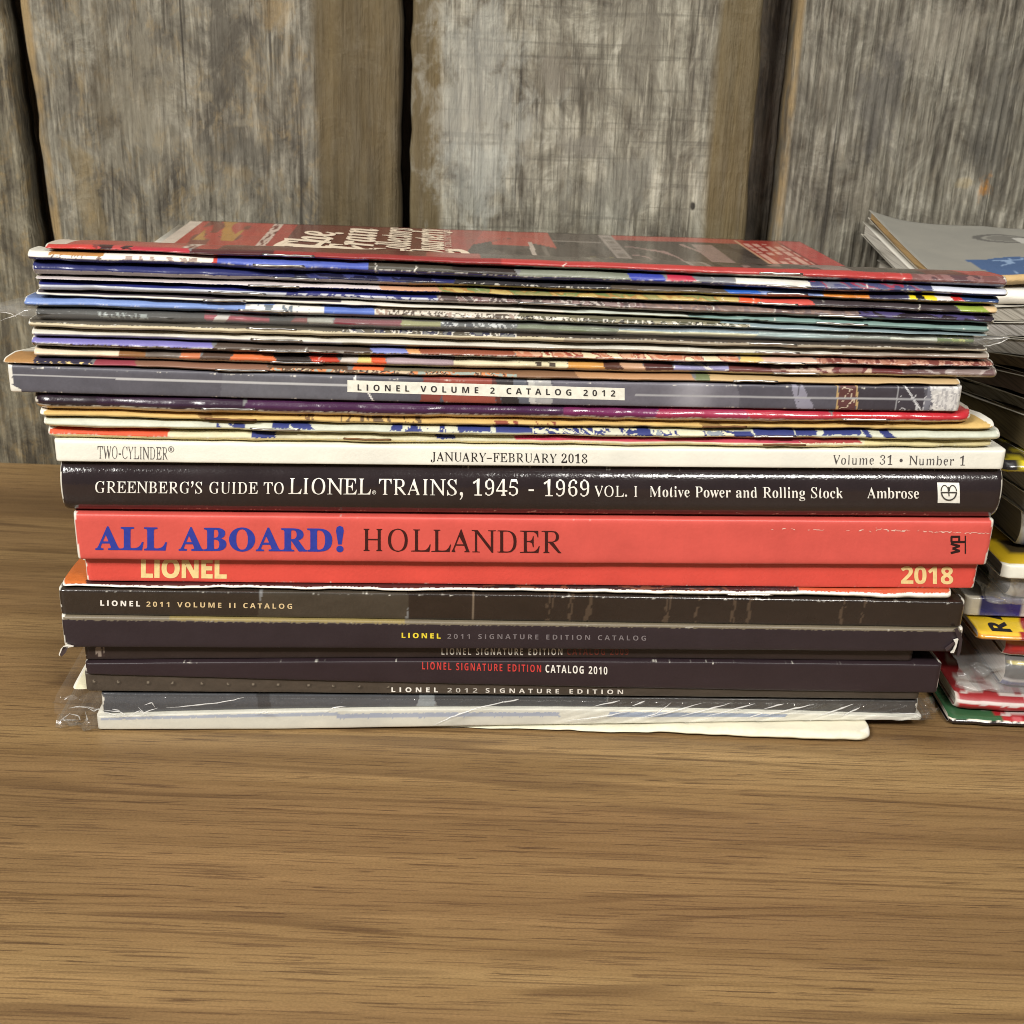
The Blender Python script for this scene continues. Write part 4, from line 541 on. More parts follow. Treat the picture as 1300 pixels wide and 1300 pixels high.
def text_geo(font, text, track=0., offset=0., shear=0., stem=None, sub=False):
    """triangulated text, unit cap height, width"""
    cu = bpy.data.curves.new('tmp', 'CURVE'); cu.dimensions = '2D'; cu.fill_mode = 'BOTH'; cu.offset = offset
    x = 0.; x_end = 0.
    for ch in text:
        a, cs = glyph('rg' if stem and font == 'bs' else font, ch)
        if stem and cs and ch.isalnum() and ch != 'N':
            if (font, ch, stem) not in _slim: _slim[(font, ch, stem)] = slim(cs, stem)
            cs = _slim[(font, ch, stem)]
        for c in cs:
            if sub:
              c2 = []
              for i in range(len(c)):
                p, q_ = c[i], c[(i+1) % len(c)]; k = max(1, int(math.ceil(abs(q_[1]-p[1])/.07)))
                c2 += [(p[0]+(q_[0]-p[0])*j/k, p[1]+(q_[1]-p[1])*j/k) for j in range(k)]
              c = c2
            sp = cu.splines.new('POLY'); sp.points.add(len(c)-1); sp.use_cyclic_u = True
            sp.points.foreach_set('co', np.array([(x+p[0]+shear*p[1], p[1], 0, 1) for p in c]).ravel())
        x_end = x+a; x += a+track
    ob = bpy.data.objects.new('tmp', cu); me = ob.to_mesh()
    vs = np.array([v.co[:2] for v in me.vertices]); fs = [list(p.vertices) for p in me.polygons]
    ob.to_mesh_clear(); bpy.data.objects.remove(ob); bpy.data.curves.remove(cu)
    vs[:, 0] -= vs[:, 0].min(); wd = vs[:, 0].max(); vs[:, 1] /= CAP[font]
    return vs, fs, wd
def letter(mag, font, text, x0, x1, y0, y1, cap, col, track=0., offset=0., shear=0., stem=None, rough=.4):
    vs, fs, wd = text_geo(font, text, track, offset, shear, stem, mag.n < 4)
    P = []
    for u, v in vs:
        t = u/wd; px = x0+(x1-x0)*t; py = y0+(y1-y0)*t-cap*v
        P.append((px, py))
    return mag.print_mesh('lettering', [(P, fs)], ink(col, rough))
def strip_px(mag, name, p00, p10, p11, p01, col, n=80, off=.00005):
    V = [(p00[0]+(p10[0]-p00[0])*i/n, p00[1]+(p10[1]-p00[1])*i/n) for i in range(n+1)]+[(p01[0]+(p11[0]-p01[0])*i/n, p01[1]+(p11[1]-p01[1])*i/n) for i in range(n+1)]
    return mag.print_mesh(name, [(V, [[i, i+1, n+2+i, n+1+i] for i in range(n)])], ink(col), off)
def poly_px(mag, name, polys, col, off=.00005):
    return mag.print_mesh(name, [(p, [list(range(len(p)))]) for p in polys], ink(col), off)

# ------------------------------------------------------------------ paint
def base_paint(segs, base=(120, 120, 120), wear=(), cracks=(), noise=.06, seed=0, busy=(), end_wear=1.):
    """segs (px0, px1, v0, v1, colour): print on the spine, for one magazine also painted shade; wear (v, half width, amount): rubbed white ridge; cracks: px of creases;
       busy (px0, px1, v0, v1, [colours], step): small printed matter"""
    def f(X, Vv, mag):
        c = np.empty(X.shape+(3,)); c[:] = alb(base)
        jig = (vn(X*.6, seed+1)-.5)*.10
        for (a, b, v0, v1, col) in segs:
            sl = (vn(np.full_like(X, a+b), seed+2)-.4)*22*np.clip(Vv-.5, -.6, .6)+1.6*(vn(Vv*9+a, seed)-.5)
            mk = (X+sl >= a) & (X+sl < b) & (Vv+jig*.4 >= v0) & (Vv+jig*.4 <= v1); c[mk] = alb(col)
        for (a, b, v0, v1, cols, step) in busy:
            h = vn(X/step*.7+(Vv-.5)*3*(vn(X/step/6, seed+7)-.3), seed+4, Vv*1.6)*.68+vn(X/step*1.9+(Vv-.5)*2, seed+5, Vv*2.5)*.32
            h = np.clip((h-.5)*2.1+.5, 0, .999)
            mk = (X >= a) & (X < b) & (Vv >= v0) & (Vv <= v1)
            pal = np.array([alb(q) for q in cols]); idx = np.minimum((h*len(cols)).astype(int), len(cols)-1)
            c[mk] = pal[idx[mk]]
        n = vn(X*.06, seed+3, Vv*5)*.45+vn(X*.35, seed+21, Vv*7)*.3+vn(X*1.3, seed+6, Vv*11)*.25
        c *= (1+noise*2*(n-.5))[..., None]
        white = alb((236, 232, 220))
        for (v, hw, amt) in wear:
            ln = v+(vn(X*.12, seed+11)-.5)*.07
            nn = vn(X*.10, seed+13)*.45+vn(X*.45, seed+14)*.3+vn(X*1.3, seed+16)*.25
            al_ = np.clip((nn-(1-amt*.84))*7, 0, 1)*np.exp(-((Vv-ln)/(hw*(.25+.75*vn(X*.6, seed+12))))**2)*(.55+.45*vn(X*2.1, seed+19))
            c = c*(1-al_[..., None])+white*al_[..., None]
        for q in cracks:
            al_ = np.exp(-((X-q-(vn(Vv*5, int(q))-.5)*6)/(.5+.5*vn(Vv*9, int(q)+3)))**2)*((Vv > .05) & (Vv < 1.05))*np.clip(vn(Vv*4+q, seed+15)*1.6-.3, 0, .85)
            c = c*(1-al_[..., None])+white*al_[..., None]
        if end_wear > 0:
            a, b = mag.px
            d = np.minimum(X-min(a, b), max(a, b)-X)
            wv = d < end_wear*(1.2+4.5*vn(Vv*4, seed+17)**3+2*vn(X*.5, seed+18, Vv*9)**4)
            c[wv] = white*.97
        return c
    return f
def fitz(pts, dy=0.):
    P = np.array([at(x, y, dy) for x, y in pts]); deg = 2 if len(pts) > 2 else 1
    k = np.polyfit(P[:, 0], P[:, 2], deg)
    return lambda X: np.polyval(k, np.asarray(X, float))
# ------------------------------------------------------------------ the front stack, from the top down
Q = lambda *y: fitz(list(zip((100, 425, 925, 1200), y)))
T = lambda *p: fitz(list(p))
B = [Q(311, 322, 339, 349), Q(320, 331, 353, 363.5), Q(334.6, 346.8, 367, 376), Q(352, 362.5, 376.5, 387.5), Q(357.5, 368.5, 389, 398),
     Q(371.5, 382.5, 400.5, 411.5), Q(379.6, 389.6, 409, 422.5), Q(392, 406.5, 416.5, 428), Q(408.5, 417, 432, 439.5), Q(419, 429.8, 441, 447.8),
     Q(430.3, 441.5, 452, 458.8), Q(444, 452.8, 463, 468.5), Q(457.5, 465.8, 478, 482.3), Q(465.5, 474.8, 487, 489.5), Q(499, 506.5, 517.5, 521),
     Q(521, 528, 536.7, 537.8), Q(532.3, 538.8, 547.2, 548), Q(545, 550.8, 558.7, 560.2), Q(559, 564, 570, 571),
     T((100, 585.5), (650, 590.8), (925, 593), (1200, 594.8)), T((100, 651), (650, 656.3), (1200, 660)), T((100, 708.8), (650, 713.5), (1200, 716)),
     T((110, 741), (650, 745.8), (1200, 750)), T((100, 748.8), (650, 755), (1200, 763.8)), T((100, 781), (650, 788.8), (1200, 797)),
     T((100, 820.5), (650, 822.5), (1200, 826)), T((100, 843), (650, 840), (1200, 845)), T((100, 856.5), (650, 871), (1200, 881)),
     T((100, 880), (650, 885), (1160, 890.5)), T((100, 883.5), (650, 888), (1160, 893)), T((130, 909.5), (650, 900.5), (1165, 910.5))]
_b31 = T((130, 930), (650, 929), (1165, 922.5))
b31 = lambda X: np.maximum(_b31(X), .0004+.0030*np.clip((np.asarray(X, float)+.07)/.18, 0, 1))
B.append(b31)
FRONT = 'magazines and books in the front stack'
W_, NV, BK = (232, 228, 216), (44, 44, 92), (36, 30, 34)
def M(i0, name, label, cat, pxl, pxr, dy=0., i1=None, **kw):
    X0, X1 = at(pxl, 600 if i0 > 18 else 330+i0*14, dy)[0], at(pxr, 600 if i0 > 18 else 350+i0*13, dy)[0]
    ym = [(pxl, pxr)]
    # the ends sit at the pixel columns measured at that height
    zt, zb = B[i0], B[i0+1 if i1 is None else i1]
    def endx(px):
        X = at(px, 500, dy)[0]
        for _ in range(4):
            z = float((zt(np.array([X]))+zb(np.array([X])))[0])/2
            P = np.array([X, PSI*X+dy, z])-_C; d = P@_F; cur = 650+F_PX*(P@_R)/d
            X += (px-cur)*d/F_PX
        return X
    X0, X1 = endx(pxl), endx(pxr)
    return Mag(name, label, cat, X0, X1, zb, zt, lambda X: PSI*np.asarray(X, float)+dy, px=(pxl, pxr), group=FRONT, seed=i0*3+1, psi=PSI, **kw)

# -- 1 red magazine with a script title on its cover
def tcq_top(u, t):
    u = np.interp(u, [0, .02, .115, .15, .172, .44, .66, .885, .955, 1], [0, .022, .135, .187, .205, .478, .705, .905, .968, 1])
    c = np.empty(u.shape+(3,)); c[:] = alb((112, 60, 52))
    def put(mk, col): c[mk] = alb(col)
    put(u < .022, (215, 200, 185)); put((u >= .022) & (u < .135), (172, 66, 56))
    put((u > .035) & (u < .12) & (t > .60) & (vn(u*60, 3, t*14) > .5), (120, 62, 50)); put((u > .045) & (u < .115) & (t > .74) & (vn(u*50, 5, t*9+40*u) > .45), (178, 130, 62))
    put((u >= .135) & (u < .165), (176, 76, 64)); put((u >= .165) & (u < .187) & (vn(u*260, 1, t*60) > .42), (214, 190, 176)); put((u >= .187) & (u < .205), (166, 62, 54))
    put((u >= .205) & (u < .44), (104, 52, 46)); put((u >= .42) & (u < .478), (158, 68, 60))
    ph = (u >= .478) & (u < .93); put(ph, (72, 62, 57))
    put(ph & (vn(u*40, 9, t*10) > .62), (88, 78, 72)); put(ph & (vn(u*90, 10, t*16) > .8), (58, 50, 47))
    put((u >= .478) & (u < .62) & (t > .9-.12*np.abs(u-.55)/.07), (172, 78, 66)); put((u > .52) & (u < .585) & (t > .80) & (t < .84+.05*np.sin((u-.52)*48)), (176, 76, 64))
    put((u > .478) & (u < .52) & (t > .70+.35*(u-.478)/.04), (150, 74, 64))
    put((np.abs(u-.580-.012*(t-.7)) < .0035) & (t > .5) & (t < .86), (190, 176, 164)); put((np.abs(u-.60) < .003) & (t < .80), (110, 100, 92))
    rr = (u-.562)**2*6+(t-.60)**2*.25; put((rr < .0018) & (rr > .0009), (128, 118, 110))
    put((u > .62) & (u < .70) & (t > .88) & (t < .89), (150, 140, 132)); put((u > .705) & (u < .725) & ph, (150, 138, 130)); put((u > .709) & (u < .721) & (vn(t*50, 6) > .5), (120, 108, 100))
    put((u > .725) & (u < .92) & (t > .93), (170, 82, 72)); put((u > .73) & (u < .86) & (t < .9) & (np.abs(vn(u*26, 12, t*9)-.5) < .035), (158, 128, 122))
    put((u > .83) & (u < .86) & (t < .90), (150, 126, 120)); put((u > .66) & (u < .70) & (np.abs(t-.66-.02*np.sin(u*200)) < .02), (128, 118, 84))
    bx = (u > .905) & (u < .968) & (t > .62) & (t < .98); put(bx, (168, 62, 54))
    put(bx & ((np.abs(u-.907) < .002) | (np.abs(t-.625) < .008)), (206, 160, 130))
    li = np.floor((u-.912)/.0135); put(bx & (u > .912) & (((u-.912)/.0135-li) < .62) & (t > .68) & (t < .94) & (vn(t*75, 5, li*3.3) > .33), (218, 168, 152))
    put(u > .972, (186, 78, 74)); put((u > .968) & (u < .972), (130, 48, 46))
    return c*(1+.12*(vn(u*180, 20, t*40)-.5))[..., None]
m1 = M(0, 'magazine', 'thin red magazine uppermost on the front stack, white script title on its cover', 'magazine', 55, 1280, 0., mat=M_GLOSS,
       top_rows=90, ncol=620, top_paint=tcq_top, depth=.208,
       paint=base_paint([(50, 118, .3, 9, (188, 62, 58)), (118, 160, .3, 9, (120, 50, 50)), (160, 232, .3, 9, (172, 48, 62)), (232, 335, .3, 9, (74, 34, 38)), (335, 620, .3, 9, (138, 48, 48)),
              (620, 1152, .3, 9, (168, 58, 56)), (1152, 1290, .3, 9, (112, 76, 74)), (50, 640, -1, .3, (128, 44, 44)), (640, 662, -1, .3, (24, 20, 20)), (662, 945, -1, .3, (128, 124, 114)),
              (945, 1056, -1, .3, (214, 210, 200)), (1056, 1290, -1, .3, (40, 36, 62))], wear=[(.34, .05, .62), (.32, .10, .22)], cracks=(700, 760, 1114, 1140), noise=.1, seed=2,
              busy=[(1152, 1280, .5, 9, [(112, 76, 74), (132, 98, 96), (86, 62, 66)], 14), (120, 160, .4, 9, [(60, 34, 36), (180, 70, 70)], 9)]))
m1.staple(322, 385, .55); m1.staple(952, 1006, .6)
# -- 2
m2 = M(1, 'magazine', 'navy magazine with a white left end, directly under the red uppermost magazine', 'magazine', 33, 1281, -.0006, mat=M_GLOSS,
       paint=base_paint([(30, 260, .42, 9, W_), (60, 125, .62, 9, (176, 128, 76)), (258, 264, .42, 9, (190, 70, 60)), (264, 452, .42, 9, (82, 98, 178)), (452, 560, .42, 9, (66, 62, 54)), (560, 640, .42, 9, (52, 46, 44)),
              (640, 785, .42, 9, (126, 130, 116)), (785, 830, .42, 9, (58, 70, 160)), (830, 870, .5, 9, (182, 52, 76)), (870, 920, .42, 9, (116, 118, 124)), (920, 1018, .42, 9, (214, 212, 204)),
              (1018, 1180, .42, 9, (70, 74, 110)), (1180, 1290, .42, 9, (206, 210, 224)), (30, 460, -1, .42, (52, 54, 118)), (460, 1000, -1, .42, (42, 44, 110)), (1000, 1290, -1, .42, (44, 46, 100))],
              busy=[(64, 125, .45, .72, [W_, (120, 100, 90), W_], 2.2), (125, 256, .45, .8, [W_, W_, (160, 140, 130)], 5), (1018, 1180, .5, 1.2, [(70, 74, 110), (110, 112, 130), (150, 60, 80), (70, 74, 110)], 12)],
              wear=[(.45, .07, .60)], cracks=(462, 512, 890, 936, 1090, 1146), noise=.08, seed=5))
m2.staple(310, 372, .55); m2.staple(960, 1016, .45)
# -- 3
m3 = M(2, 'magazine', 'dark navy magazine with a small yellow and red panel near its right end', 'magazine', 40, 1270, .0004, mat=M_GLOSS,
       paint=base_paint([(30, 560, .42, 9, (46, 50, 100)), (560, 760, .42, 9, (56, 54, 56)), (760, 912, .42, 9, (86, 76, 66)), (912, 955, .42, 9, (44, 92, 178)), (955, 1036, .42, 9, (120, 140, 190)), (1036, 1096, .42, 9, (214, 132, 56)),
              (1096, 1148, .42, 9, (60, 58, 84)), (1148, 1186, .5, 9, (236, 208, 40)), (1160, 1171, .5, 9, (28, 26, 30)), (1186, 1208, .5, 9, (226, 216, 212)), (1208, 1222, .5, 9, (196, 50, 48)), (1222, 1275, .42, 9, (54, 74, 116)),
              (30, 500, -1, .42, (150, 142, 140)), (500, 1275, -1, .40, (148, 128, 84))],
              busy=[(360, 560, .45, .9, [(46, 50, 100), (46, 50, 100), (58, 62, 108), (30, 30, 56)], 16), (560, 760, .3, .7, [(56, 54, 56), (40, 38, 40), (190, 186, 176), (56, 54, 56)], 3.5)],
              wear=[(.40, .05, .42)], cracks=(876, 1080, 1116), seed=8))
m3.staple(335, 390, .4); m3.staple(962, 1014, .62)
# -- 4
m4 = M(3, 'magazine', 'thin magazine with a green-orange right end, fourth from the top in front', 'magazine', 43, 1268, -.0004, mat=M_GLOSS,
       paint=base_paint([(30, 470, .5, 9, (206, 196, 196)), (30, 545, -1, .5, (40, 44, 100)), (470, 545, .5, 9, (196, 150, 120)), (545, 925, .38, 9, (150, 142, 92)), (925, 952, .35, 9, (222, 92, 58)), (952, 1024, .4, 9, (206, 86, 76)),
              (1024, 1216, .4, 9, (66, 58, 62)), (1216, 1254, .3, 9, (146, 166, 70)), (1254, 1275, .3, 9, (214, 186, 140)), (545, 945, -1, .38, (30, 28, 34)), (945, 1016, -1, .4, (48, 44, 104)), (1016, 1260, -1, .3, (60, 50, 56))],
              busy=[(545, 925, .4, 9, [(150, 142, 92), (120, 134, 84), (168, 128, 76), (186, 164, 100)], 11)], wear=[(.38, .06, .5)], cracks=(905, 946, 1034, 1162, 590), seed=11))
m4.staple(305, 366, .55); m4.staple(950, 1000, .5)
# -- 5
m5 = M(4, 'magazine', 'magazine with a pale blue-white left half and a dark purple right end with blue streaks', 'magazine', 47, 1264, .0, mat=M_GLOSS,
       paint=base_paint([(40, 540, .64, 9, (42, 46, 108)), (40, 540, -1, .64, (192, 196, 206)), (540, 800, -1, 9, (146, 126, 122)), (800, 1082, -1, 9, (122, 104, 98)), (1082, 1275, -1, 9, (50, 42, 52)), (1098, 1112, -1, 9, (150, 134, 122)), (1144, 1160, -1, 9, (96, 92, 140)), (40, 1080, -1, .1, (120, 112, 100))],
              busy=[(350, 640, .3, .66, [(200, 202, 212), (200, 202, 212), (64, 66, 116), (200, 202, 212)], 7), (540, 800, .25, .95, [(146, 126, 122), (110, 84, 84), (190, 180, 172), (92, 80, 78)], 5), (800, 1082, .3, 9, [(122, 104, 98), (140, 116, 106), (112, 96, 96)], 6), (1082, 1250, .2, 9, [(50, 42, 52), (58, 50, 66), (76, 68, 110), (46, 38, 46), (50, 42, 52)], 22)],
              wear=[(.64, .05, .3), (.16, .04, .3)], cracks=(768, 884, 890, 972, 1044), seed=14))
m5.staple(256, 325, .45); m5.staple(642, 720, .42); m5.staple(1030, 1092, .35)
# -- 6
m6 = M(5, 'magazine', 'thin white-backed magazine turning grey-green towards its right end', 'magazine', 43, 1258, .0004, mat=M_SATIN,
       paint=base_paint([(40, 700, -1, 9, (216, 212, 200)), (700, 860, -1, 9, (196, 202, 190)), (860, 1262, -1, 9, (122, 150, 144)), (40, 420, .75, 9, (82, 74, 82)), (860, 1262, -1, .25, (196, 206, 194))],
              busy=[(1160, 1196, .1, .4, [(84, 96, 90), (122, 150, 144)], 3), (930, 962, .05, .5, [(60, 66, 60), (130, 150, 140)], 4)], wear=[(.4, .05, .15)], cracks=(925, 972, 1224), seed=17))
m6.staple(250, 300, .5); m6.staple(1026, 1092, .5)
# -- 7
m7 = M(6, 'magazine', 'blue magazine poking out furthest left in the upper half, white drawings along its fold', 'magazine', 29, 1256, -.0002, mat=M_GLOSS,
       paint=base_paint([(20, 340, .35, 9, (118, 142, 196)), (20, 340, -1, .35, (78, 100, 130)), (340, 396, -1, 9, (220, 218, 212)), (396, 460, .3, 9, (92, 116, 188)), (460, 640, .3, 9, (206, 198, 184)), (640, 900, .3, 9, (112, 108, 88)), (340, 900, -1, .36, (110, 116, 124)), (900, 1262, -1, 9, (140, 158, 164))],
              busy=[(300, 396, .4, .95, [(222, 220, 214), (222, 220, 214), (110, 120, 130)], 3), (460, 640, .4, .9, [(206, 198, 184), (90, 80, 72), (214, 208, 196), (160, 140, 128)], 4), (640, 940, .3, .8, [(86, 84, 66), (214, 210, 196), (60, 56, 50), (150, 144, 120)], 4.5)],
              wear=[(.5, .06, .4)], seed=20))
m7.staple(292, 352, .45)
# -- 8 in a bag
m8 = M(7, 'magazine', 'dark magazine with a green right end, inside a clear bag in the front stack', 'magazine', 44, 1240, .0006, mat=M_GLOSS,
       paint=base_paint([(40, 390, -1, 9, (56, 56, 54)), (250, 330, .2, 9, (150, 60, 74)), (262, 278, -1, 9, (200, 196, 190)), (358, 378, .2, 9, (116, 56, 54)), (378, 410, .2, 9, (160, 160, 150)), (410, 495, .3, 9, (122, 56, 66)), (495, 545, .3, 9, (150, 150, 104)), (390, 545, -1, .3, (84, 66, 60)), (545, 640, -1, 9, (100, 104, 104)), (640, 770, -1, 9, (116, 126, 100)), (770, 950, -1, .66, (204, 202, 166)), (770, 950, .66, 9, (122, 146, 160)), (950, 1070, -1, 9, (150, 170, 170)), (1070, 1126, -1, 9, (140, 150, 140)), (1126, 1188, -1, 9, (200, 206, 190)), (1188, 1245, -1, 9, (138, 158, 92))],
              busy=[(108, 186, .25, .8, [(60, 62, 60), (150, 158, 156)], 2.6), (545, 640, .3, .9, [(100, 104, 104), (210, 214, 214), (70, 74, 80)], 4.5), (1188, 1245, .1, 1, [(138, 158, 92), (190, 196, 120), (110, 130, 80)], 5)], seed=23))
# -- 9..13
m9 = M(8, 'magazine', 'cream-backed magazine with an uneven dark upper edge, under the bagged magazine', 'magazine', 33, 1256, -.0004, mat=M_SATIN,
       paint=base_paint([(20, 1262, -1, .72, (188, 176, 146)), (20, 560, .72, 9, (92, 86, 76)), (560, 1262, .72, 9, (70, 62, 56)), (700, 1262, -1, .72, (150, 138, 118))], busy=[(420, 640, .66, .95, [(120, 120, 118), (60, 60, 80), (214, 208, 196), (92, 86, 76)], 6)], wear=[(.76, .06, .5)], seed=26))
m9.staple(302, 362, .78); m9.staple(940, 1000, .7)
m10 = M(9, 'magazine', 'silvery grey magazine with a bright line along its fold', 'magazine', 38, 1258, .0002, mat=M_GLOSS,
       paint=base_paint([(30, 1262, .55, 9, (206, 202, 190)), (30, 420, -1, .55, (146, 144, 152)), (420, 920, -1, .55, (140, 132, 116)), (920, 968, -1, .5, (146, 138, 78)), (968, 1262, -1, .5, (156, 138, 122)), (1060, 1262, -1, 9, (158, 146, 134))], wear=[(.58, .04, .15)], cracks=(860,), seed=29))
m10.staple(308, 370, .6); m10.staple(948, 1004, .6)
m11 = M(10, 'magazine', 'brown and purple-blue magazine with a white worn ridge along its whole fold', 'magazine', 37, 1264, -.0003, mat=M_GLOSS,
       paint=base_paint([(30, 260, .5, 9, (122, 116, 178)), (260, 460, .5, 9, (84, 72, 64)), (460, 504, .5, 9, (122, 130, 190)), (504, 520, .4, 9, (206, 150, 100)), (520, 640, .3, 9, (142, 80, 60)), (640, 830, .3, 9, (196, 142, 110)), (830, 926, .3, 9, (120, 66, 56)), (926, 960, .3, 9, (216, 186, 116)), (960, 1030, .3, 9, (206, 170, 150)), (1030, 1150, .3, 9, (176, 124, 104)), (1150, 1266, .3, 9, (96, 56, 54)), (30, 640, -1, .5, (76, 62, 52)), (640, 1266, -1, .3, (44, 36, 34))],
              busy=[(640, 926, .3, 9, [(186, 120, 92), (206, 160, 130), (150, 76, 62), (222, 206, 170)], 9), (330, 350, .2, .5, [(222, 218, 208)], 9), (1030, 1260, .5, 9, [(176, 124, 104), (150, 96, 82), (196, 150, 130), (120, 66, 60)], 5)], wear=[(.48, .08, .7)], cracks=(375, 576, 880, 912), seed=32))
m11.staple(316, 378, .42); m11.staple(952, 1010, .42)
m12 = M(11, 'magazine', 'cream magazine with orange, red and brown pictures along its fold, just above the brown-and-tan one', 'magazine', 41, 1267, .0006, mat=M_GLOSS,
       paint=base_paint([(30, 145, .2, 9, (226, 208, 180)), (145, 178, .3, 9, (138, 98, 62)), (178, 220, .3, 9, (110, 100, 92)), (220, 245, .3, 9, (192, 116, 80)), (245, 282, .3, 9, (84, 66, 56)), (282, 340, .3, 9, (206, 110, 66)), (340, 385, .3, 9, (52, 46, 44)), (385, 418, .3, 9, (196, 70, 52)), (418, 440, .3, 9, (206, 196, 186)), (440, 458, .3, 9, (226, 206, 130)), (458, 476, .3, 9, (214, 92, 56)), (476, 560, .3, 9, (166, 146, 152)), (560, 640, .3, 9, (226, 214, 180)), (640, 705, .3, 9, (222, 212, 176)), (705, 752, .3, 9, (206, 150, 80)), (752, 776, .3, 9, (86, 56, 46)), (776, 805, .3, 9, (190, 150, 120)), (805, 842, .3, 9, (80, 46, 44)), (842, 912, .3, 9, (150, 146, 186)), (912, 970, .3, 9, (106, 60, 58)), (970, 1100, .3, 9, (150, 112, 104)), (1100, 1140, .3, 9, (108, 56, 56)), (1140, 1270, .3, 9, (140, 122, 118)), (30, 1270, -1, .3, (196, 184, 156))],
              busy=[(640, 690, .45, .8, [(222, 212, 176), (80, 70, 60)], 4), (842, 912, .4, .95, [(150, 146, 186), (226, 222, 220), (110, 104, 150)], 9), (1140, 1262, .3, 9, [(140, 122, 118), (168, 154, 150), (112, 88, 88)], 16), (980, 1100, .35, 9, [(150, 112, 104), (110, 60, 60), (196, 170, 150)], 14)], wear=[(.26, .07, .3)], cracks=(395, 1108), seed=35))
m12.staple(332, 396, .3); m12.staple(972, 1030, .3)
m13 = M(12, 'magazine', 'thin magazine whose brown left end sticks out, lying on the thick grey catalog', 'magazine', 2, 1221, -.001, mat=M_SATIN,
       paint=base_paint([(-5, 42, .4, 9, (166, 124, 76)), (42, 112, .4, 9, (50, 46, 66)), (112, 166, .3, 9, (140, 60, 72)), (166, 330, .3, 9, (128, 92, 74)), (330, 430, .3, 9, (92, 70, 54)), (430, 470, .3, 9, (222, 112, 66)), (470, 560, .3, 9, (110, 104, 84)), (560, 720, .3, 9, (130, 96, 70)), (720, 870, .3, 9, (176, 134, 96)), (870, 890, .3, 9, (110, 120, 84)), (890, 1225, .3, 9, (192, 164, 120)), (-5, 1225, -1, .3, (150, 124, 90)), (-5, 20, .1, .5, (226, 214, 190))],
              busy=[(44, 112, .35, .8, [(50, 46, 66), (216, 190, 130), (50, 46, 66), (40, 36, 50)], 6), (330, 640, .35, .8, [(92, 70, 54), (190, 170, 140), (60, 46, 40), (206, 130, 80), (150, 160, 150)], 6)], wear=[(.4, .08, .35)], seed=38))
m13.staple(264, 326, .4); m13.staple(920, 976, .5)

# -- thick grey catalog
def cat_paint(X, Vv, mag):
    f = base_paint([(0, 1230, -1, 9, (88, 87, 96)), (270, 440, -1, 9, (100, 100, 108)), (520, 545, -1, 9, (128, 64, 56)), (545, 612, -1, 9, (146, 74, 62)), (612, 618, -1, 9, (90, 50, 46)), (618, 640, -1, 9, (52, 48, 50)), (640, 656, -1, 9, (96, 100, 110)), (656, 664, -1, 9, (196, 196, 192)), (664, 686, -1, 9, (168, 168, 168)), (686, 928, -1, 9, (104, 102, 112)), (928, 1056, -1, 9, (84, 82, 92)), (1056, 1082, -1, 9, (92, 56, 56)), (1082, 1172, -1, 9, (62, 58, 66)), (1172, 1181, -1, 9, (120, 120, 130)), (1181, 1230, -1, 9, (208, 206, 204))],
        wear=[(.94, .035, .42), (.02, .05, .4)], noise=.16, seed=41, end_wear=1.)
    c = f(X, Vv, mag)
    def put(mk, col): c[mk] = alb(col)
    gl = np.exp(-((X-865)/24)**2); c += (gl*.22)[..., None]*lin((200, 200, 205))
    st = np.abs(X-1003-(.5-Vv)*16-6) < 8+4*(1-Vv); put(st & (vn(X*.5, 3, Vv*3) > .2), (142, 140, 156))
    put((np.abs(X-1056-(.5-Vv)*3) < 1.2) | (np.abs(X-1082-(.5-Vv)*4) < 1.2), (186, 158, 110))
    put((X > 1060) & (X < 1080) & (np.abs(vn(X*.22, 6, Vv*5)-.5) < .06), (196, 180, 160))
    put(np.abs(X-1135) < .8, (150, 150, 154))
    put((X > 1140) & (X < 1176) & (np.abs(X-1144-(1-Vv)*26) < 1.3), (205, 205, 208))
    put((X > 1136) & (X < 1181) & (np.abs(vn(X*.16, 16, Vv*4)-.5) < .05), (196, 196, 200))
    s = X > 1181; c[s & (vn(X*.7, 21, Vv*9) > .62)] = alb((172, 170, 172)); c[s & (vn(X*.3, 22, Vv*14) > .75)] = alb((228, 226, 222))
    line = np.abs(Vv-(.66-.02*np.sin(X/300))) < .035; put(line & (X < 445) & (X > 12), (188, 188, 190)); put((np.abs(Vv-.52) < .032) & (X > 793) & (X < 1181), (170, 170, 174))
    put((X < 24) & (Vv < .36-.016*(X-9)), (232, 228, 216)); put((X < 14+3*vn(Vv*7, 2)) & (Vv > .3), (226, 222, 212))
    put(np.abs(X-437-6*np.clip((.85-Vv)*4, 0, 1)-(vn(Vv*9, 4)-.5)*5) < (Vv > .5)*1.1, (226, 224, 220)); put((np.abs(X-452-(.4-Vv)*18) < 1.1) & (Vv < .5), (226, 224, 220))
    return c
m14 = M(13, 'catalog', 'thick grey catalog with a white title band in the middle and torn silvery right end', 'catalog', 9, 1221, -.0014, square=True, r=.0016, mat=M_SATIN, paint=cat_paint, ncol=760, nose=30)
strip_px(m14, 'title_band', (441, 482.6), (793, 492.8), (793, 508.2), (441, 497.6), (238, 236, 222))
letter(m14, 'ss', 'LIONEL VOLUME 2 CATALOG 2012', 454, 781, 495.4, 503.2, 7.8, (52, 50, 52), track=.30, offset=-.004).location.y -= .00008

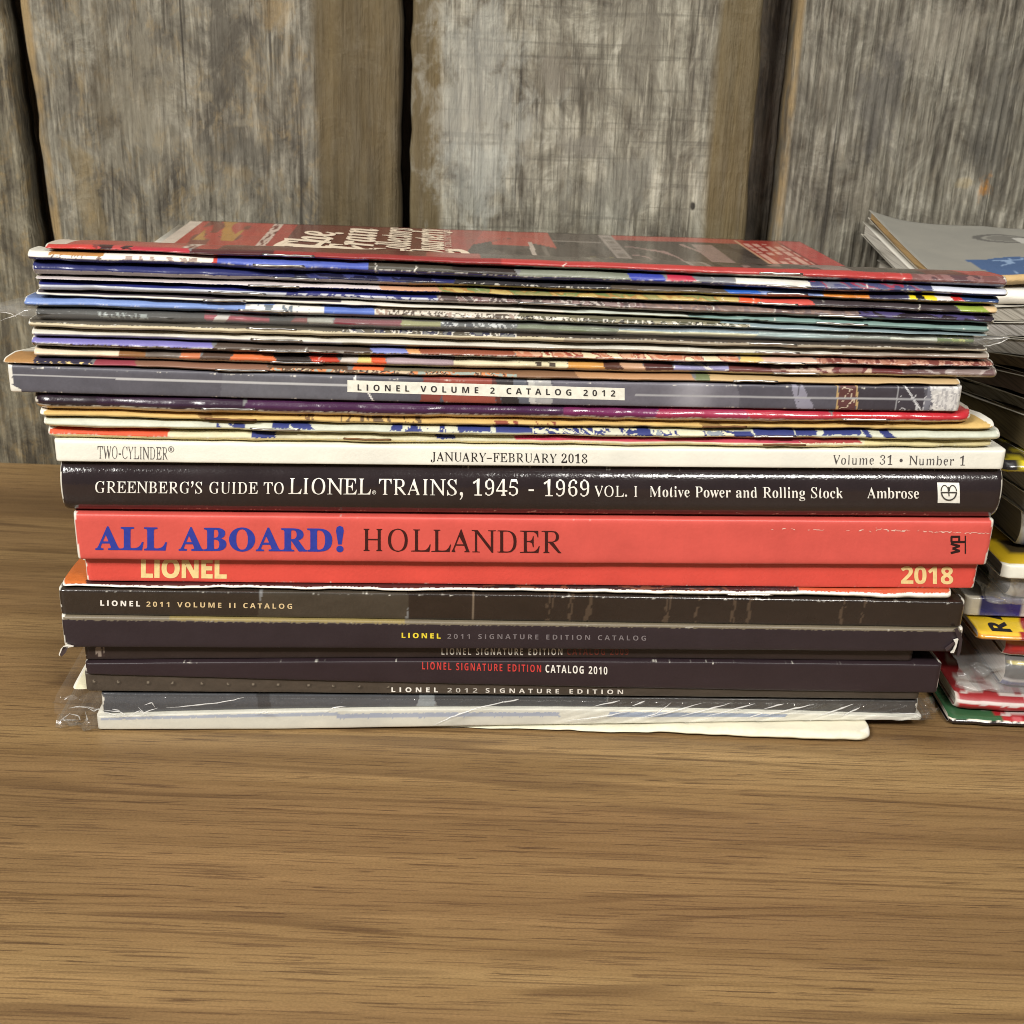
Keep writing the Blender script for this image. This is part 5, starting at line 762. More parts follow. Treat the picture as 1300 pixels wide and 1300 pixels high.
# -- old soft-backed magazines
m15 = M(14, 'magazine', 'glossy purple magazine turning red at its rounded right end, under the thick grey catalog', 'magazine', 38, 1238, -.0012, mat=M_GLOSS, rough_end=.006, ncol=520, nose=18,
        paint=base_paint([(30, 120, .28, 9, (38, 26, 36)), (120, 300, .28, 9, (48, 28, 48)), (300, 700, .28, 9, (66, 32, 66)), (700, 820, .28, 9, (110, 38, 84)), (820, 940, .28, 9, (150, 44, 76)), (940, 1050, .28, 9, (176, 48, 66)), (1050, 1245, .28, 9, (190, 44, 54)), (30, 1245, -1, .28, (206, 172, 122))], wear=[(.30, .05, .72)], seed=44, noise=.05, end_wear=1.6))
m15.staple(248, 312, .36); m15.staple(1064, 1124, .3)
def aged(ca, cb, seed, segs=(), busy=(), **kw):
    return base_paint([(0, 1290, .45, 9, ca), (0, 1290, -1, .45, cb)]+list(segs), busy=busy, seed=seed, noise=.16, end_wear=2.2, **kw)
m16 = M(15, 'magazine', 'soft tan old magazine with rusty staples, under the purple and red one', 'magazine', 48, 1266, .0, mat=M_MATTE, rough_end=.003,
        paint=aged((206, 172, 104), (226, 196, 130), 47, [(245, 262, .2, 1, (150, 116, 66)), (880, 905, .1, .9, (150, 118, 66))], [(360, 385, .4, 1.1, [(206, 172, 104), (120, 92, 60)], 2), (420, 520, .4, 1.1, [(206, 172, 104), (206, 172, 104), (110, 88, 60)], 3), (610, 690, .2, .8, [(214, 182, 114), (214, 182, 114), (140, 70, 50)], 4)], wear=[(.4, .12, .2)]))
m16.staple(252, 314, .42, M_RUST); m16.staple(880, 936, .42, M_RUST)
BL = (44, 54, 116)
m17 = M(16, 'magazine', 'pale greenish-white old magazine with dark blue lettering marks along its fold', 'magazine', 52, 1273, -.0004, mat=M_MATTE, rough_end=.003,
        paint=aged((196, 200, 184), (226, 222, 186), 50, [(335, 356, .6, 9, BL), (362, 388, .6, 9, BL), (480, 494, .6, 9, BL), (572, 610, .6, 9, BL), (615, 660, .55, 9, BL), (795, 815, .4, 9, BL), (920, 945, .3, .9, BL), (948, 1000, .25, 9, BL), (1000, 1028, .5, 9, BL), (1034, 1084, .6, 9, BL), (1092, 1100, .3, 9, BL), (1116, 1130, .3, 9, BL)],
                   [(500, 572, .5, 1, [(206, 206, 186), (206, 206, 186), BL], 4), (660, 795, .35, 1, [BL, (220, 218, 190), BL, (206, 206, 186)], 6), (815, 920, .4, .95, [(216, 214, 186), BL, (216, 214, 186), (140, 150, 160)], 8), (265, 300, .5, .9, [(200, 202, 186), BL], 7)], wear=[(.42, .12, .25)]))
m17.staple(308, 368, .5); m17.staple(946, 1000, .42)
m18 = M(17, 'magazine', 'cream old magazine with an orange-red left end, lying on the white-backed periodical', 'magazine', 58, 1263, .0005, mat=M_MATTE, rough_end=.003,
        paint=aged((206, 200, 168), (232, 216, 160), 53, [(60, 206, .42, 9, (212, 84, 48)), (310, 340, .5, 9, BL), (542, 566, .6, 9, BL), (640, 700, .62, 9, (196, 62, 92)), (700, 1010, .66, 9, (184, 66, 84)), (1010, 1090, .7, 9, (160, 60, 60)), (1090, 1270, -1, 9, (206, 194, 146))], wear=[(.42, .14, .5)]))
m18.staple(424, 482, .55, M_RUST); m18.staple(958, 1012, .5, M_RUST)

# -- white square-backed periodical
m19 = M(18, 'magazine', 'white square-backed periodical with thin black lettering in three places', 'magazine', 68, 1277, -.0008, square=True, r=.0012, mat=M_SATIN, nose=18,
        paint=base_paint([], (240, 238, 226), noise=.03, seed=56, wear=[(.03, .03, .2)], end_wear=.5))
letter(m19, 'bs', 'TWO-CYLINDER', 124, 212.5, 581.6, 583.4, 15.6, (92, 88, 88), stem=.042)
letter(m19, 'bs', '\u00ae', 213.5, 221, 574, 574.2, 7, (130, 126, 124))
letter(m19, 'bs', 'JANUARY\u2013FEBRUARY 2018', 547, 745.5, 584.9, 588, 11.4, (40, 36, 38), stem=.066, track=.012)
letter(m19, 'bs', 'Volume 31 \u2022 Number 1', 1058, 1224.5, 589.3, 590.6, 11.8, (84, 80, 80), stem=.055, shear=.08, track=.03)

# -- thick dark guide book
def guide_paint(X, Vv, mag):
    c = base_paint([], (42, 34, 36), noise=.14, seed=59, wear=[(.965, .02, .35), (.085, .018, .42)], end_wear=1.)(X, Vv, mag)
    return c
m20 = M(19, 'book', 'thick glossy dark brown guide book with white serif lettering along its spine', 'book', 75, 1273, -.0018, square=True, r=.0058, mat=M_CRINK, paint=guide_paint, ncol=900, nose=40, n=2.1)
WH = (240, 236, 226)
letter(m20, 'bs', 'GREENBERG\u2019S GUIDE TO', 121, 360, 625.6, 627.2, 14.2, WH, stem=.072, track=.01)
letter(m20, 'bs', 'LIONEL', 366, 471, 627.2, 627.8, 19.2, WH, stem=.068)
letter(m20, 'bs', '\u00ae', 472.5, 477.5, 627.6, 627.6, 4.6, WH)
letter(m20, 'bs', 'TRAINS, 1945 - 1969', 481, 748, 628, 630.3, 19.2, WH, stem=.066, track=.01)
letter(m20, 'bs', 'VOL. I', 755, 809, 630.4, 630.8, 13.4, WH, stem=.066)
letter(m20, 'bs', 'Motive Power and Rolling Stock', 825, 1070, 630.8, 632.6, 13.2, WH, stem=.082, track=.005)
letter(m20, 'bs', 'Ambrose', 1101, 1167, 632.6, 633, 13.2, WH, stem=.085)
m20.print_mesh('publisher_emblem', [([(1190.5+28*i/6, 613.5+25.2*j/14+.05*i) for j in range(15) for i in range(7)], [[j*7+i, j*7+i+1, j*7+i+8, j*7+i+7] for j in range(14) for i in range(6)])], ink((240, 238, 228)), .00012)
def ring(cx, cy, rx, ry, a0, a1, wd, n=18):
    o = [(cx+rx*math.cos(a0+(a1-a0)*i/n), cy+ry*math.sin(a0+(a1-a0)*i/n)) for i in range(n+1)]
    q = [(cx+(rx-wd)*math.cos(a0+(a1-a0)*i/n), cy+(ry-wd)*math.sin(a0+(a1-a0)*i/n)) for i in range(n+1)]
    return (o+q, [[i, i+1, n+2+i, n+1+i] for i in range(n)])
PI = math.pi
m20.print_mesh('emblem_mark', [ring(1204.5, 624.5, 10.3, 11, 0, PI, 1.7), ring(1199.4, 623.5, 5.2, 7.6, PI, 2*PI, 1.2), ring(1209.6, 623.5, 5.2, 7.6, PI, 2*PI, 1.2),
    (rect(1194.6, 624.2, 1214.6, 625.8), [[0, 1, 2, 3]]), (rect(1203.9, 618, 1205.2, 629.5), [[0, 1, 2, 3]])], ink((66, 64, 60)), .0003)

# -- coral red book
m21 = M(20, 'book', 'coral red book with large blue slab lettering followed by black serif lettering', 'book', 94, 1259, -.0012, square=True, r=.0018, mat=M_SATIN, ncol=620, nose=26,
        paint=base_paint([], (214, 88, 79), noise=.06, seed=62, wear=[(.99, .02, .25), (.02, .02, .12)], end_wear=1.1))
m21.cover.data.attributes['print']                                   # (creases at its right end are rubbed white below)
letter(m21, 'bs', 'ALL ABOARD!', 121, 436.5, 697.6, 700, 28.4, (44, 60, 158), offset=.008, track=.012)
letter(m21, 'bs', 'HOLLANDER', 461.5, 712.5, 699.4, 702.2, 28.2, (62, 20, 20), stem=.062)
for k, (a, b, y0, y1) in enumerate(((1112, 1256, 672, 677), (968, 1106, 671, 674), (1112, 1150, 671, 674))):
    P = [(a+(b-a)*i/60, y0+(y1-y0)*i/60+2.2*(vn(i*.7, 5+k)-.5)+1.6*(vn(i*2.3, 9+k)-.5)) for i in range(61)]
    poly = [P[i:i+2]+[(q[0], q[1]+.3+1.5*float(vn(q[0]*.5, 31+k))**2) for q in P[i:i+2][::-1]] for i in range(60) if vn(i*.6, 3+k) > (.28 if k == 0 else .55)]
    poly_px(m21, 'rubbed_crease', poly, (236, 206, 190))
# upright monogram turned on its side
def wp(mag):
    V = []; 
    def T_(u, v): return (1207+v*14.5, 702.5-u*23)                   # u along the lettering (upwards), v across
    def bar(u0, v0, u1, v1, wd): 
        d = np.array([u1-u0, v1-v0]); L = np.hypot(d[0]*23, d[1]*14.5); nx, ny = -d[1]*14.5/L, d[0]*23/L
        return ([T_(u0+nx*wd/23, v0+ny*wd/14.5), T_(u1+nx*wd/23, v1+ny*wd/14.5), T_(u1-nx*wd/23, v1-ny*wd/14.5), T_(u0-nx*wd/23, v0-ny*wd/14.5)], [[0, 1, 2, 3]])
    out = [bar(.02, .0, .14, .8, 1.5), bar(.14, .8, .27, .15, 1.3), bar(.27, .15, .40, .8, 1.3), bar(.40, .8, .53, .0, 1.5), bar(.63, .0, .63, 1.3, 1.4), bar(.63, .06, .92, .06, 1.3), bar(.92, .0, .92, .8, 1.4), bar(.63, .74, .95, .74, 1.3), bar(-.02, 1.28, .98, 1.28, .8)]
    return mag.print_mesh('publisher_mark', out, ink((40, 18, 20)), .00008)
wp(m21)

# -- red catalog, thin orange magazine
m22 = M(21, 'catalog', 'red catalog with cream bold lettering at both ends, set back under the coral red book', 'catalog', 107, 1241, .0016, square=True, r=.0012, mat=M_GLOSS, nose=18,
        paint=base_paint([], (222, 80, 70), noise=.05, seed=65, wear=[(.02, .04, .35)], end_wear=1.5))
letter(m22, 'ss', 'LIONEL', 179, 288, 732.6, 733.6, 23.5, (244, 216, 152), offset=.014, track=-.02)
letter(m22, 'ss', '2018', 1143.5, 1210, 740.6, 741.2, 21.5, (244, 216, 152), offset=.006, track=-.01)
m23 = M(22, 'magazine', 'thin white-edged magazine with an orange cover corner sticking out left below the red catalog', 'magazine', 77, 1209, .0004, mat=M_GLOSS,  # dark middle of fold and cover is the red catalog's shadow, painted in
        paint=base_paint([(70, 110, .75, 9, (206, 110, 50)), (110, 1005, .72, 9, (70, 36, 36)), (780, 900, .5, 9, (146, 84, 50)), (1005, 1215, .72, 9, (200, 92, 62)), (70, 1215, -1, .72, (238, 236, 226))], seed=68, wear=[(.5, .06, .3)], busy=[(600, 1005, .74, 9, [(70, 36, 36), (60, 34, 36), (110, 66, 50), (50, 36, 36)], 26)]),
        top_paint=lambda u, t: np.where(((u < .035) | (u > .86))[..., None], alb((206, 108, 46)), alb((60, 34, 34))))
m23.staple(913, 972, .3)

# -- the dark catalogs
DK = (45, 35, 40)
def vol2(X, Vv, mag):
    c = base_paint([(70, 320, -1, 9, (48, 40, 34)), (320, 505, -1, 9, (66, 59, 50)), (505, 1230, -1, 9, (43, 34, 29))], noise=.16, seed=71, wear=[(.95, .025, .38)], end_wear=.7)(X, Vv, mag)
    for q in (581, 586, 591, 595): c[np.abs(X-q) < .5] = alb((122, 108, 92))
    for q, h in ((683, 5), (710, 3), (733, 4), (834, 4), (872, 2), (920, 3), (940, 3), (1062, 3), (1090, 2)):
        c[(np.abs(X-q-(Vv-.5)*3) < h) & (vn(X*.8, 3, Vv*5+q) > .45)] = alb((78, 64, 52))
    return c
m24 = M(23, 'catalog', 'dark brown catalog with a small white and cream title near its left end', 'catalog', 74, 1224, -.0002, square=True, r=.0022, mat=M_GLOSS, paint=vol2, ncol=560, nose=26)
letter(m24, 'ss', 'LIONEL', 127.5, 178, 768.6, 769.6, 6.6, (240, 236, 226), offset=.010, track=.16)
letter(m24, 'ss', '2011 VOLUME II CATALOG', 186, 371, 769.8, 772.6, 6.3, (222, 196, 148), offset=.0, track=.16)
def sig11(X, Vv, mag):
    c = base_paint([(70, 1230, .9, 9, (116, 106, 88)), (215, 505, .93, 9, (140, 124, 78))], DK, noise=.10, seed=74, wear=[(.92, .025, .3), (.02, .03, .2)], end_wear=.8)(X, Vv, mag)
    c[(X < 90) & (Vv < .24-.02*(X-78))] = alb((224, 218, 206))
    return c
m25 = M(24, 'catalog', 'dark plum catalog with torn lower corners and a yellow and grey title in the middle', 'catalog', 78, 1222, -.0012, square=True, r=.0020, mat=M_SATIN, paint=sig11, ncol=560, nose=26)
letter(m25, 'ss', 'LIONEL', 510, 559.5, 809.2, 810.2, 6.2, (236, 214, 62), offset=.010, track=.16)
letter(m25, 'ss', '2011 SIGNATURE EDITION CATALOG', 568, 820, 810.4, 813, 6.2, (124, 116, 118), offset=-.004, track=.17)
# torn flaps of its cover at both lower corners
def flap(mag, pts, col, thick=.0006):
    P = [at(x, y, float(mag.yfr(np.array([0.]))[0])-.001) for x, y in pts]; n = len(P); ctr = sum(P)/n
    V = [p+np.array([0, 0, 0]) for p in P]+[p+np.array([0, thick, 0]) for p in P]
    Fc = [list(range(n)), list(range(n, 2*n))[::-1]]+[[i, n+i, n+(i+1) % n, (i+1) % n] for i in range(n)]
    return mesh_obj('torn_flap', V, Fc, ink(col), mag.root, smooth=False, loc=mag.loc)
flap(m25, [(80, 821), (87, 820), (83, 829), (78, 834), (76, 831)], (70, 58, 58)); flap(m25, [(88, 819.5), (93, 821), (84, 822.5), (79, 826), (75.5, 833), (74.5, 831), (77, 824), (80, 821)], (230, 224, 212))
flap(m25, [(1212, 800), (1216, 798), (1222, 811), (1220, 826), (1217, 834), (1215, 833), (1218, 815)], (56, 46, 48)); flap(m25, [(1211, 813), (1217, 811), (1214, 822), (1211, 829), (1207, 829), (1210, 826), (1213, 818)], (226, 222, 212)); flap(m25, [(1200, 824), (1212, 815), (1213, 817), (1202, 827)], (66, 54, 56))
m26 = M(25, 'catalog', 'dark catalog with a white and dull red title, under the torn-cornered plum one', 'catalog', 106, 1160, .0022, square=True, r=.0016, mat=M_SATIN, nose=18,
        paint=base_paint([], (50, 38, 34), noise=.14, seed=77, wear=[(.05, .04, .1)], busy=[(121, 131, .2, .9, [(60, 46, 42), (150, 136, 124)], 1.4)], end_wear=.7))
letter(m26, 'ss', 'LIONEL SIGNATURE EDITION', 560.5, 714, 831.2, 831.6, 8.6, (214, 208, 196), offset=-.004, track=.10)
letter(m26, 'ss', 'CATALOG 2009', 720, 798, 831.4, 831.6, 8.4, (112, 50, 40), offset=-.002, track=.10)
m27 = M(26, 'catalog', 'dark plum catalog with a bright red and white narrow title', 'catalog', 107, 1194, .0002, square=True, r=.0012, mat=M_SATIN, nose=20,
        paint=base_paint([], (45, 33, 38), noise=.08, seed=80, wear=[(.98, .03, .32)], end_wear=.6))
letter(m27, 'ss', 'LIONEL SIGNATURE EDITION', 536, 687, 849.6, 853.2, 9.2, (206, 66, 62), offset=-.004, track=.10)
letter(m27, 'ss', 'CATALOG 2010', 692.5, 771, 853.4, 856, 9.6, (240, 236, 226), offset=.0, track=.08)
def sig12(X, Vv, mag):
    c = base_paint([], (74, 65, 56), noise=.24, seed=83, wear=[(.97, .05, .3)], end_wear=.4)(X, Vv, mag)
    for q in range(117, 500, 33):
        qq = q+8*(vn(q*.37, 4)-.5); d = np.hypot(X-qq, (Vv-.5)*26); c[d < 3.6] *= .72; c[np.hypot(X-qq+1, (Vv-.56)*26) < 1.5] = alb((128, 118, 104))
    c[X > 640] *= .8
    return c
m28 = M(27, 'catalog', 'dark grey-brown catalog spine printed with rivets and a spaced white title', 'catalog', 107, 1168, .0012, square=True, r=.0014, mat=M_SATIN, paint=sig12, nose=20)
letter(m28, 'ss', 'LIONEL', 497, 556, 878.2, 878.8, 5.8, (240, 236, 226), offset=.008, track=.26)
letter(m28, 'ss', '2012', 568, 606, 878.9, 879.3, 5.6, (200, 194, 184), offset=-.006, track=.22)
letter(m28, 'ss', 'SIGNATURE EDITION', 616.5, 791, 879.2, 881, 5.6, (226, 220, 210), offset=-.002, track=.24)
m29 = M(28, 'magazine', 'thin cream magazine showing only a crumpled corner at the left of the dark catalogs', 'magazine', 92, 1148, .004, mat=M_MATTE, paint=aged((226, 220, 190), (236, 228, 200), 86))
m30 = M(29, 'magazine', 'dark grey magazine sealed in a clear plastic bag near the bottom of the stack', 'magazine', 128, 1166, .0016, square=True, r=.0012, mat=M_GLOSS, nose=20,
        paint=base_paint([(100, 520, -1, 9, (74, 76, 82)), (320, 336, -1, 9, (50, 50, 54)), (520, 542, -1, 9, (140, 146, 150)), (542, 760, -1, 9, (60, 62, 66)), (760, 1170, -1, 9, (58, 54, 52))], noise=.2, seed=89))
m31 = M(30, 'magazine', 'white magazine with a pale blue upper edge, inside the clear bag at the bottom', 'magazine', 122, 1171, .0, mat=M_SATIN, nose=18, square=True, r=.0014,
        paint=base_paint([(128, 420, .74, .9, (190, 198, 216)), (420, 700, .55, .82, (186, 194, 214)), (760, 990, .5, .85, (166, 178, 202))], (240, 238, 226), noise=.05, seed=92, wear=[(.5, .03, .1)]))
# -- cream magazine at the very bottom, turned so that its right end comes forward
def yl(X): X = np.asarray(X, float); return PSI*X+.004-.0125*np.clip((X+.05)/.165, 0, 1)
Xl, Xr = at(470, 930)[0], at_z(1110, 950, .0)[0]
m32 = Mag('magazine', 'cream magazine at the very bottom, its right end slid forward on the table', 'magazine', Xl, Xr, lambda X: 0*np.asarray(X, float)+.00005, lambda X: b31(X)-.0001,
          yl, depth=.19, px=(470, 1110), group=FRONT, psi=PSI, mat=M_MATTE, paint=aged((226, 222, 198), (240, 234, 206), 95), rough_end=.0045, seed=99, ncol=300, top_paint=lambda u, t: np.tile(alb((222, 216, 194)), u.shape+(1,))*(1+.1*(vn(u*30, 3, t*60)-.5))[..., None])
# ------------------------------------------------------------------ script title on the uppermost cover (reads from the spine to the back)
def top_text(mag, items, col, name='title'):
    V = []; Fc = []
    for (font, text, u0, u1, t0, t1, tr, of) in items:                # u0 = top of the letters, u1 = baseline, t along the line
        vs, fs, wd = text_geo(font, text, tr, of); b = len(V)
        for a, v in vs:
            u = u1+(u0-u1)*v; d = mag.depth*(t0+(t1-t0)*a/wd); X = np.array([mag.X0+u*(mag.X1-mag.X0)])
            p = mag.pt(X, 't', d)[0]; p[2] += .0002+.000004*len(Fc) % .00005; V.append(p)
        Fc += [[b+i for i in f] for f in fs]
    return mesh_obj(name, V, Fc, ink(col), mag.root, smooth=False, loc=mag.loc)
CRM = (232, 214, 190)
top_text(m1, [('bi', 'The', .172, .238, .66, .90, 0, .008), ('bi', 'Train', .240, .302, .655, .96, 0, .008), ('bi', 'Collectors', .306, .356, .65, .985, 0, .006), ('bi', 'Quarterly', .358, .406, .65, .985, 0, .006)], CRM)
def swash(mag, pts, r=.0014):
    P = []
    for i in range(len(pts)-1):
        for k in range(6):
            t = k/6; p = [pts[max(i-1, 0)], pts[i], pts[i+1], pts[min(i+2, len(pts)-1)]]
            q = [.5*((2*p[1][a])+(-p[0][a]+p[2][a])*t+(2*p[0][a]-5*p[1][a]+4*p[2][a]-p[3][a])*t*t+(-p[0][a]+3*p[1][a]-3*p[2][a]+p[3][a])*t**3) for a in (0, 1)]
            P.append(q)
    V = []; Fc = []
    for i, (u, t) in enumerate(P):
        a, b = P[max(i-1, 0)], P[min(i+1, len(P)-1)]; dx, dy = (b[0]-a[0])*(mag.X1-mag.X0), (b[1]-a[1])*mag.depth; L = math.hypot(dx, dy) or 1
        w_ = r*(.45+.9*math.sin(math.pi*i/(len(P)-1)))
        for sgn in (1, -1):
            X = mag.X0+u*(mag.X1-mag.X0)-sgn*dy/L*w_; d = t*mag.depth+sgn*dx/L*w_*3
            p = mag.pt(np.array([X]), 't', d)[0]; p[2] += .00028; V.append(p)
    for i in range(len(P)-1): Fc.append([2*i, 2*i+1, 2*i+3, 2*i+2])
    mesh_obj('title_flourish', V, Fc, ink(CRM), mag.root, smooth=False, loc=mag.loc)
swash(m1, [(.176, .78), (.166, .70), (.181, .645), (.20, .68), (.225, .69), (.25, .65)])
swash(m1, [(.236, .80), (.222, .69), (.238, .63), (.272, .63), (.29, .67), (.27, .73)])
swash(m1, [(.29, .68), (.288, .64), (.30, .625), (.318, .62)])
swash(m1, [(.345, .70), (.352, .64), (.38, .62), (.42, .64), (.437, .67), (.43, .71), (.41, .71)])
top_text(m1, [('ss', 'TRAIN COLLECTORS', .408, .419, .60, .985, .02, 0), ('ss', 'ASSOCIATION', .423, .435, .60, .985, .02, 0)][:0] or [('ss', 'TRAIN COLLECTORS', .408, .418, .62, .985, .03, 0)], (206, 176, 158), 'small_title')

# ------------------------------------------------------------------ clear plastic bags
def film(name, label, zb, zt, yf, X0, X1, extl, extr, depth, group=None, amp=.0003, seed=0, mat=None, off=.0004, diag=False, ncol=200, pinch=.7, droop=0., flap_amp=.0012, n=2.6, r=.0016, fd=.012, psi=0., nrow=26):
    xs = np.concatenate([np.linspace(X0-extl, X0-.0005, 40), np.linspace(X0, X1, ncol), np.linspace(X1+.0005, X1+extr, 40)])
    a = np.linspace(-PI/2, PI/2, nrow); tv = np.linspace(-.995, .995, nrow); a = np.unique(np.round(np.concatenate([a[::3], np.sign(tv)*np.arcsin(np.abs(tv)**(n/2))]), 4))
    rows = [('b', d) for d in np.linspace(depth, .004, 8)]+[('n', q) for q in a]+[('t', d) for d in np.linspace(.004, depth, 8)]
    Xc = np.clip(xs, X0, X1); zb_, zt_ = zb(Xc), zt(Xc); zm, h = (zb_+zt_)/2, (zt_-zb_)/2
    e = np.where(xs < X0, (X0-xs)/max(extl, 1e-6), np.where(xs > X1, (xs-X1)/max(extr, 1e-6), 0))
    hh = h*(1-pinch*e**.8); zc = zm-droop*e**1.5
    V = []
    for kd, q in rows:
        if kd == 'n':
            sn = np.sign(math.sin(q))*abs(math.sin(q))**(2/n); cs = max(math.cos(q), 0)**(2/n)
            d = r*(1-cs); z = zc+hh*sn; k = cs
        else: d = q; z = zc+(hh if kd == 't' else -hh); k = 0.
        y0 = yf(xs)-off*k+e*e*fd
        sv = z*900
        wr = (vn(xs*500, seed, sv)-.5)*.5*.5+(vn(xs*110, seed+1, sv*.2)-.5)*.7
        if diag: 
            q1 = xs*135-(z-zm)*430; rd = 1-np.abs(2*(q1-np.floor(q1))-1); m_ = np.clip((xs-.0)/.05, 0, 1)
            wr = wr*.35+.5*np.exp(-((z-zm-.0012)/.0016)**2)*(vn(xs*260, seed+6, sv*.3)-.4)*np.clip((-.02-xs)/.05, 0, 1)+m_*1.1*(rd**4)*vn(np.floor(q1)*3.1, seed+4)
        dy = -np.abs(wr)*amp*k*(1-np.clip(e*5, 0, 1))
        fl = np.clip(e*4, 0, 1)*flap_amp
        y = y0+d+dy+fl*(vn(xs*230, seed+2, sv*.25+q*1.5)-.5)*2.2
        z = z*(sag(d) if kd != 'n' else 1)+fl*(vn(xs*200, seed+3, np.full_like(xs, q*2))-.5)*1.4
        z = np.maximum(z, .0002)
        V.append(np.stack([xs-psi*d, y, z], -1))
    V = np.array(V); nr, nc = V.shape[:2]; Fc = []
    for j in range(nr-1):
        for i in range(nc-1): Fc.append([j*nc+i, j*nc+i+1, (j+1)*nc+i+1, (j+1)*nc+i])
    o = mesh_obj(name, V.reshape(-1, 3), Fc, mat or M_FILM, loc=((X0+X1)/2, float(yf(np.array([0.]))[0]), float(zb_.min())))
    tag(o, label, 'plastic bag', group)
    return o
ys = lambda dy: (lambda X: PSI*np.asarray(X, float)+dy)
bag_up = film('plastic_sleeve', 'thin clear bag high in the front stack, its pointed tips sticking out at both ends', m8.zb, m8.zt, ys(.0006), m8.X0, m8.X1, .0125, .0105, .19, amp=.0002, seed=3, pinch=.62, droop=-.0006, flap_amp=.0008, fd=.004, psi=PSI, mat=M_FILM3)
bag_low = film('plastic_sleeve', 'wrinkled clear bag round the two lowest white and grey magazines, crumpled at its left end', m31.zb, m30.zt, ys(-.0002), m31.X0-.0004, m31.X1+.0004, .0125, .0042, .19, amp=.0013, seed=8, diag=True, nrow=64, ncol=520, pinch=.35, droop=.0012, flap_amp=.0026, n=5, r=.0022, fd=.002, psi=PSI)

def crease_highlight(bag, lines, dy, r=.00024):                  # whitish tubes added as streak highlights along the film's folded ridges
    V = []; Fc = []
    for pts in lines:
        P = [at(x, y, dy) for x, y in pts]; Q_ = []
        for i in range(len(P)-1):
            for k in range(8): Q_.append(P[i]+(P[i+1]-P[i])*k/8)
        Q_.append(P[-1]); n = len(Q_)
        for i, p in enumerate(Q_): p[2] += (vn(p[0]*700, 3)-.5)*.0003; p[2] = max(p[2], .0004)
        v, f = tube(Q_, 1., 6)
        for i in range(n):
            rr = r*(.15+.85*math.sin(PI*(i+.5)/n))*(.6+.8*float(vn(i*.5, 7+len(V))))
            for j in range(6): v[i*6+j] = Q_[i]+(v[i*6+j]-Q_[i])*rr
        b = len(V); V += v; Fc += [[b+i for i in q] for q in f]
    return mesh_obj('crease_highlight', V, Fc, M_CREASE_HIGHLIGHT, bag, loc=tuple(bag.location))
D_ = lambda L, x0, y0: [[(x0+a/3.94, y0+b/3.94) for a, b in l] for l in L]
for ln in D_([[(450, 618), (578, 590)], [(640, 615), (705, 592)], [(700, 672), (760, 655), (835, 600)], [(715, 674), (860, 640), (985, 602)], [(880, 668), (1010, 636), (1135, 600)], [(1010, 668), (1255, 605)], [(1220, 676), (1300, 650)], [(0, 600), (75, 580)], [(300, 690), (480, 672), (640, 640)]], 640, 740)+D_([[(0, 630), (100, 603)], [(0, 665), (130, 632), (250, 607)], [(265, 670), (370, 634), (445, 608)], [(390, 668), (480, 622)], [(640, 650), (760, 656), (790, 672)]], 970, 740)+D_([[(905, 712), (1000, 670), (1130, 625), (1290, 590)], [(380, 640), (410, 622), (470, 620)], [(20, 655), (60, 645), (100, 655)]], 320, 740):
    crease_highlight(bag_low, [ln], -.0020, .00028)
for ln in D_([[(500, 640), (560, 655), (610, 668)], [(520, 636), (600, 645), (640, 668)], [(640, 668), (700, 640), (735, 665)], [(690, 620), (720, 650), (790, 625)], [(720, 612), (760, 600), (775, 622)], [(560, 630), (600, 640)], [(830, 625), (960, 615), (1090, 600), (1220, 575)], [(300, 710), (312, 680), (345, 655)], [(300, 712), (330, 722), (400, 716)], [(345, 652), (395, 668), (405, 700)], [(430, 622), (470, 640), (500, 628)], [(425, 640), (440, 690), (430, 730)], [(440, 622), (520, 640), (600, 634)], [(345, 625), (400, 620), (470, 622)]], 0, 740):
    crease_highlight(bag_low, [ln], -.0021 if ln[0][0] > 125 else .006, .00020)
for ln in ([(0, 407), (18, 401), (30, 395), (40, 393)], [(0, 396), (14, 398), (22, 403)]): crease_highlight(bag_up, [ln], .002, .00015)
for ln in ([(1282, 429), (1272, 434), (1258, 438), (1248, 440)], [(1246, 430), (1262, 430), (1282, 428)]): crease_highlight(bag_up, [ln], .002, .00022)

# ------------------------------------------------------------------ the stack behind on the right
RIGHT = 'magazines in the stack at the right'
def zr(y, Y=.02): return float(at(1300, y, Y, 0)[2])
def k_(v): return lambda X: np.full(np.shape(X), float(v))
def bowl(v, a=0., X0=.166): return lambda X: v+a*np.clip((np.asarray(X, float)-X0)/.05, 0, 1)
def R(label, z0, z1, X0, Y, paint, cat='magazine', rot=0., L=.275, **kw):
    return Mag('magazine', label, cat, X0, X0+L, k_(z0) if not callable(z0) else z0, k_(z1) if not callable(z1) else z1, lambda X: Y+rot*(np.asarray(X, float)-X0), px=(1300-300*0, 1300+1200), group=RIGHT, ncol=kw.pop('ncol', 120), paint=paint, **kw)
def plain(col, colb=None, seed=0, segs=()): return base_paint([(0, 3000, -1, .5, colb or col)]+list(segs), col, seed=seed, noise=.1, end_wear=.2)
def mmpaint(fn):                                       # print given in millimetres from the left end
    def f(X, Vv, mag):
        c = fn((X-1300)/1200*(mag.X1-mag.X0)*1000, Vv); return c
    return f
def pal(shape, col): c = np.empty(shape+(3,)); c[:] = alb(col); return c
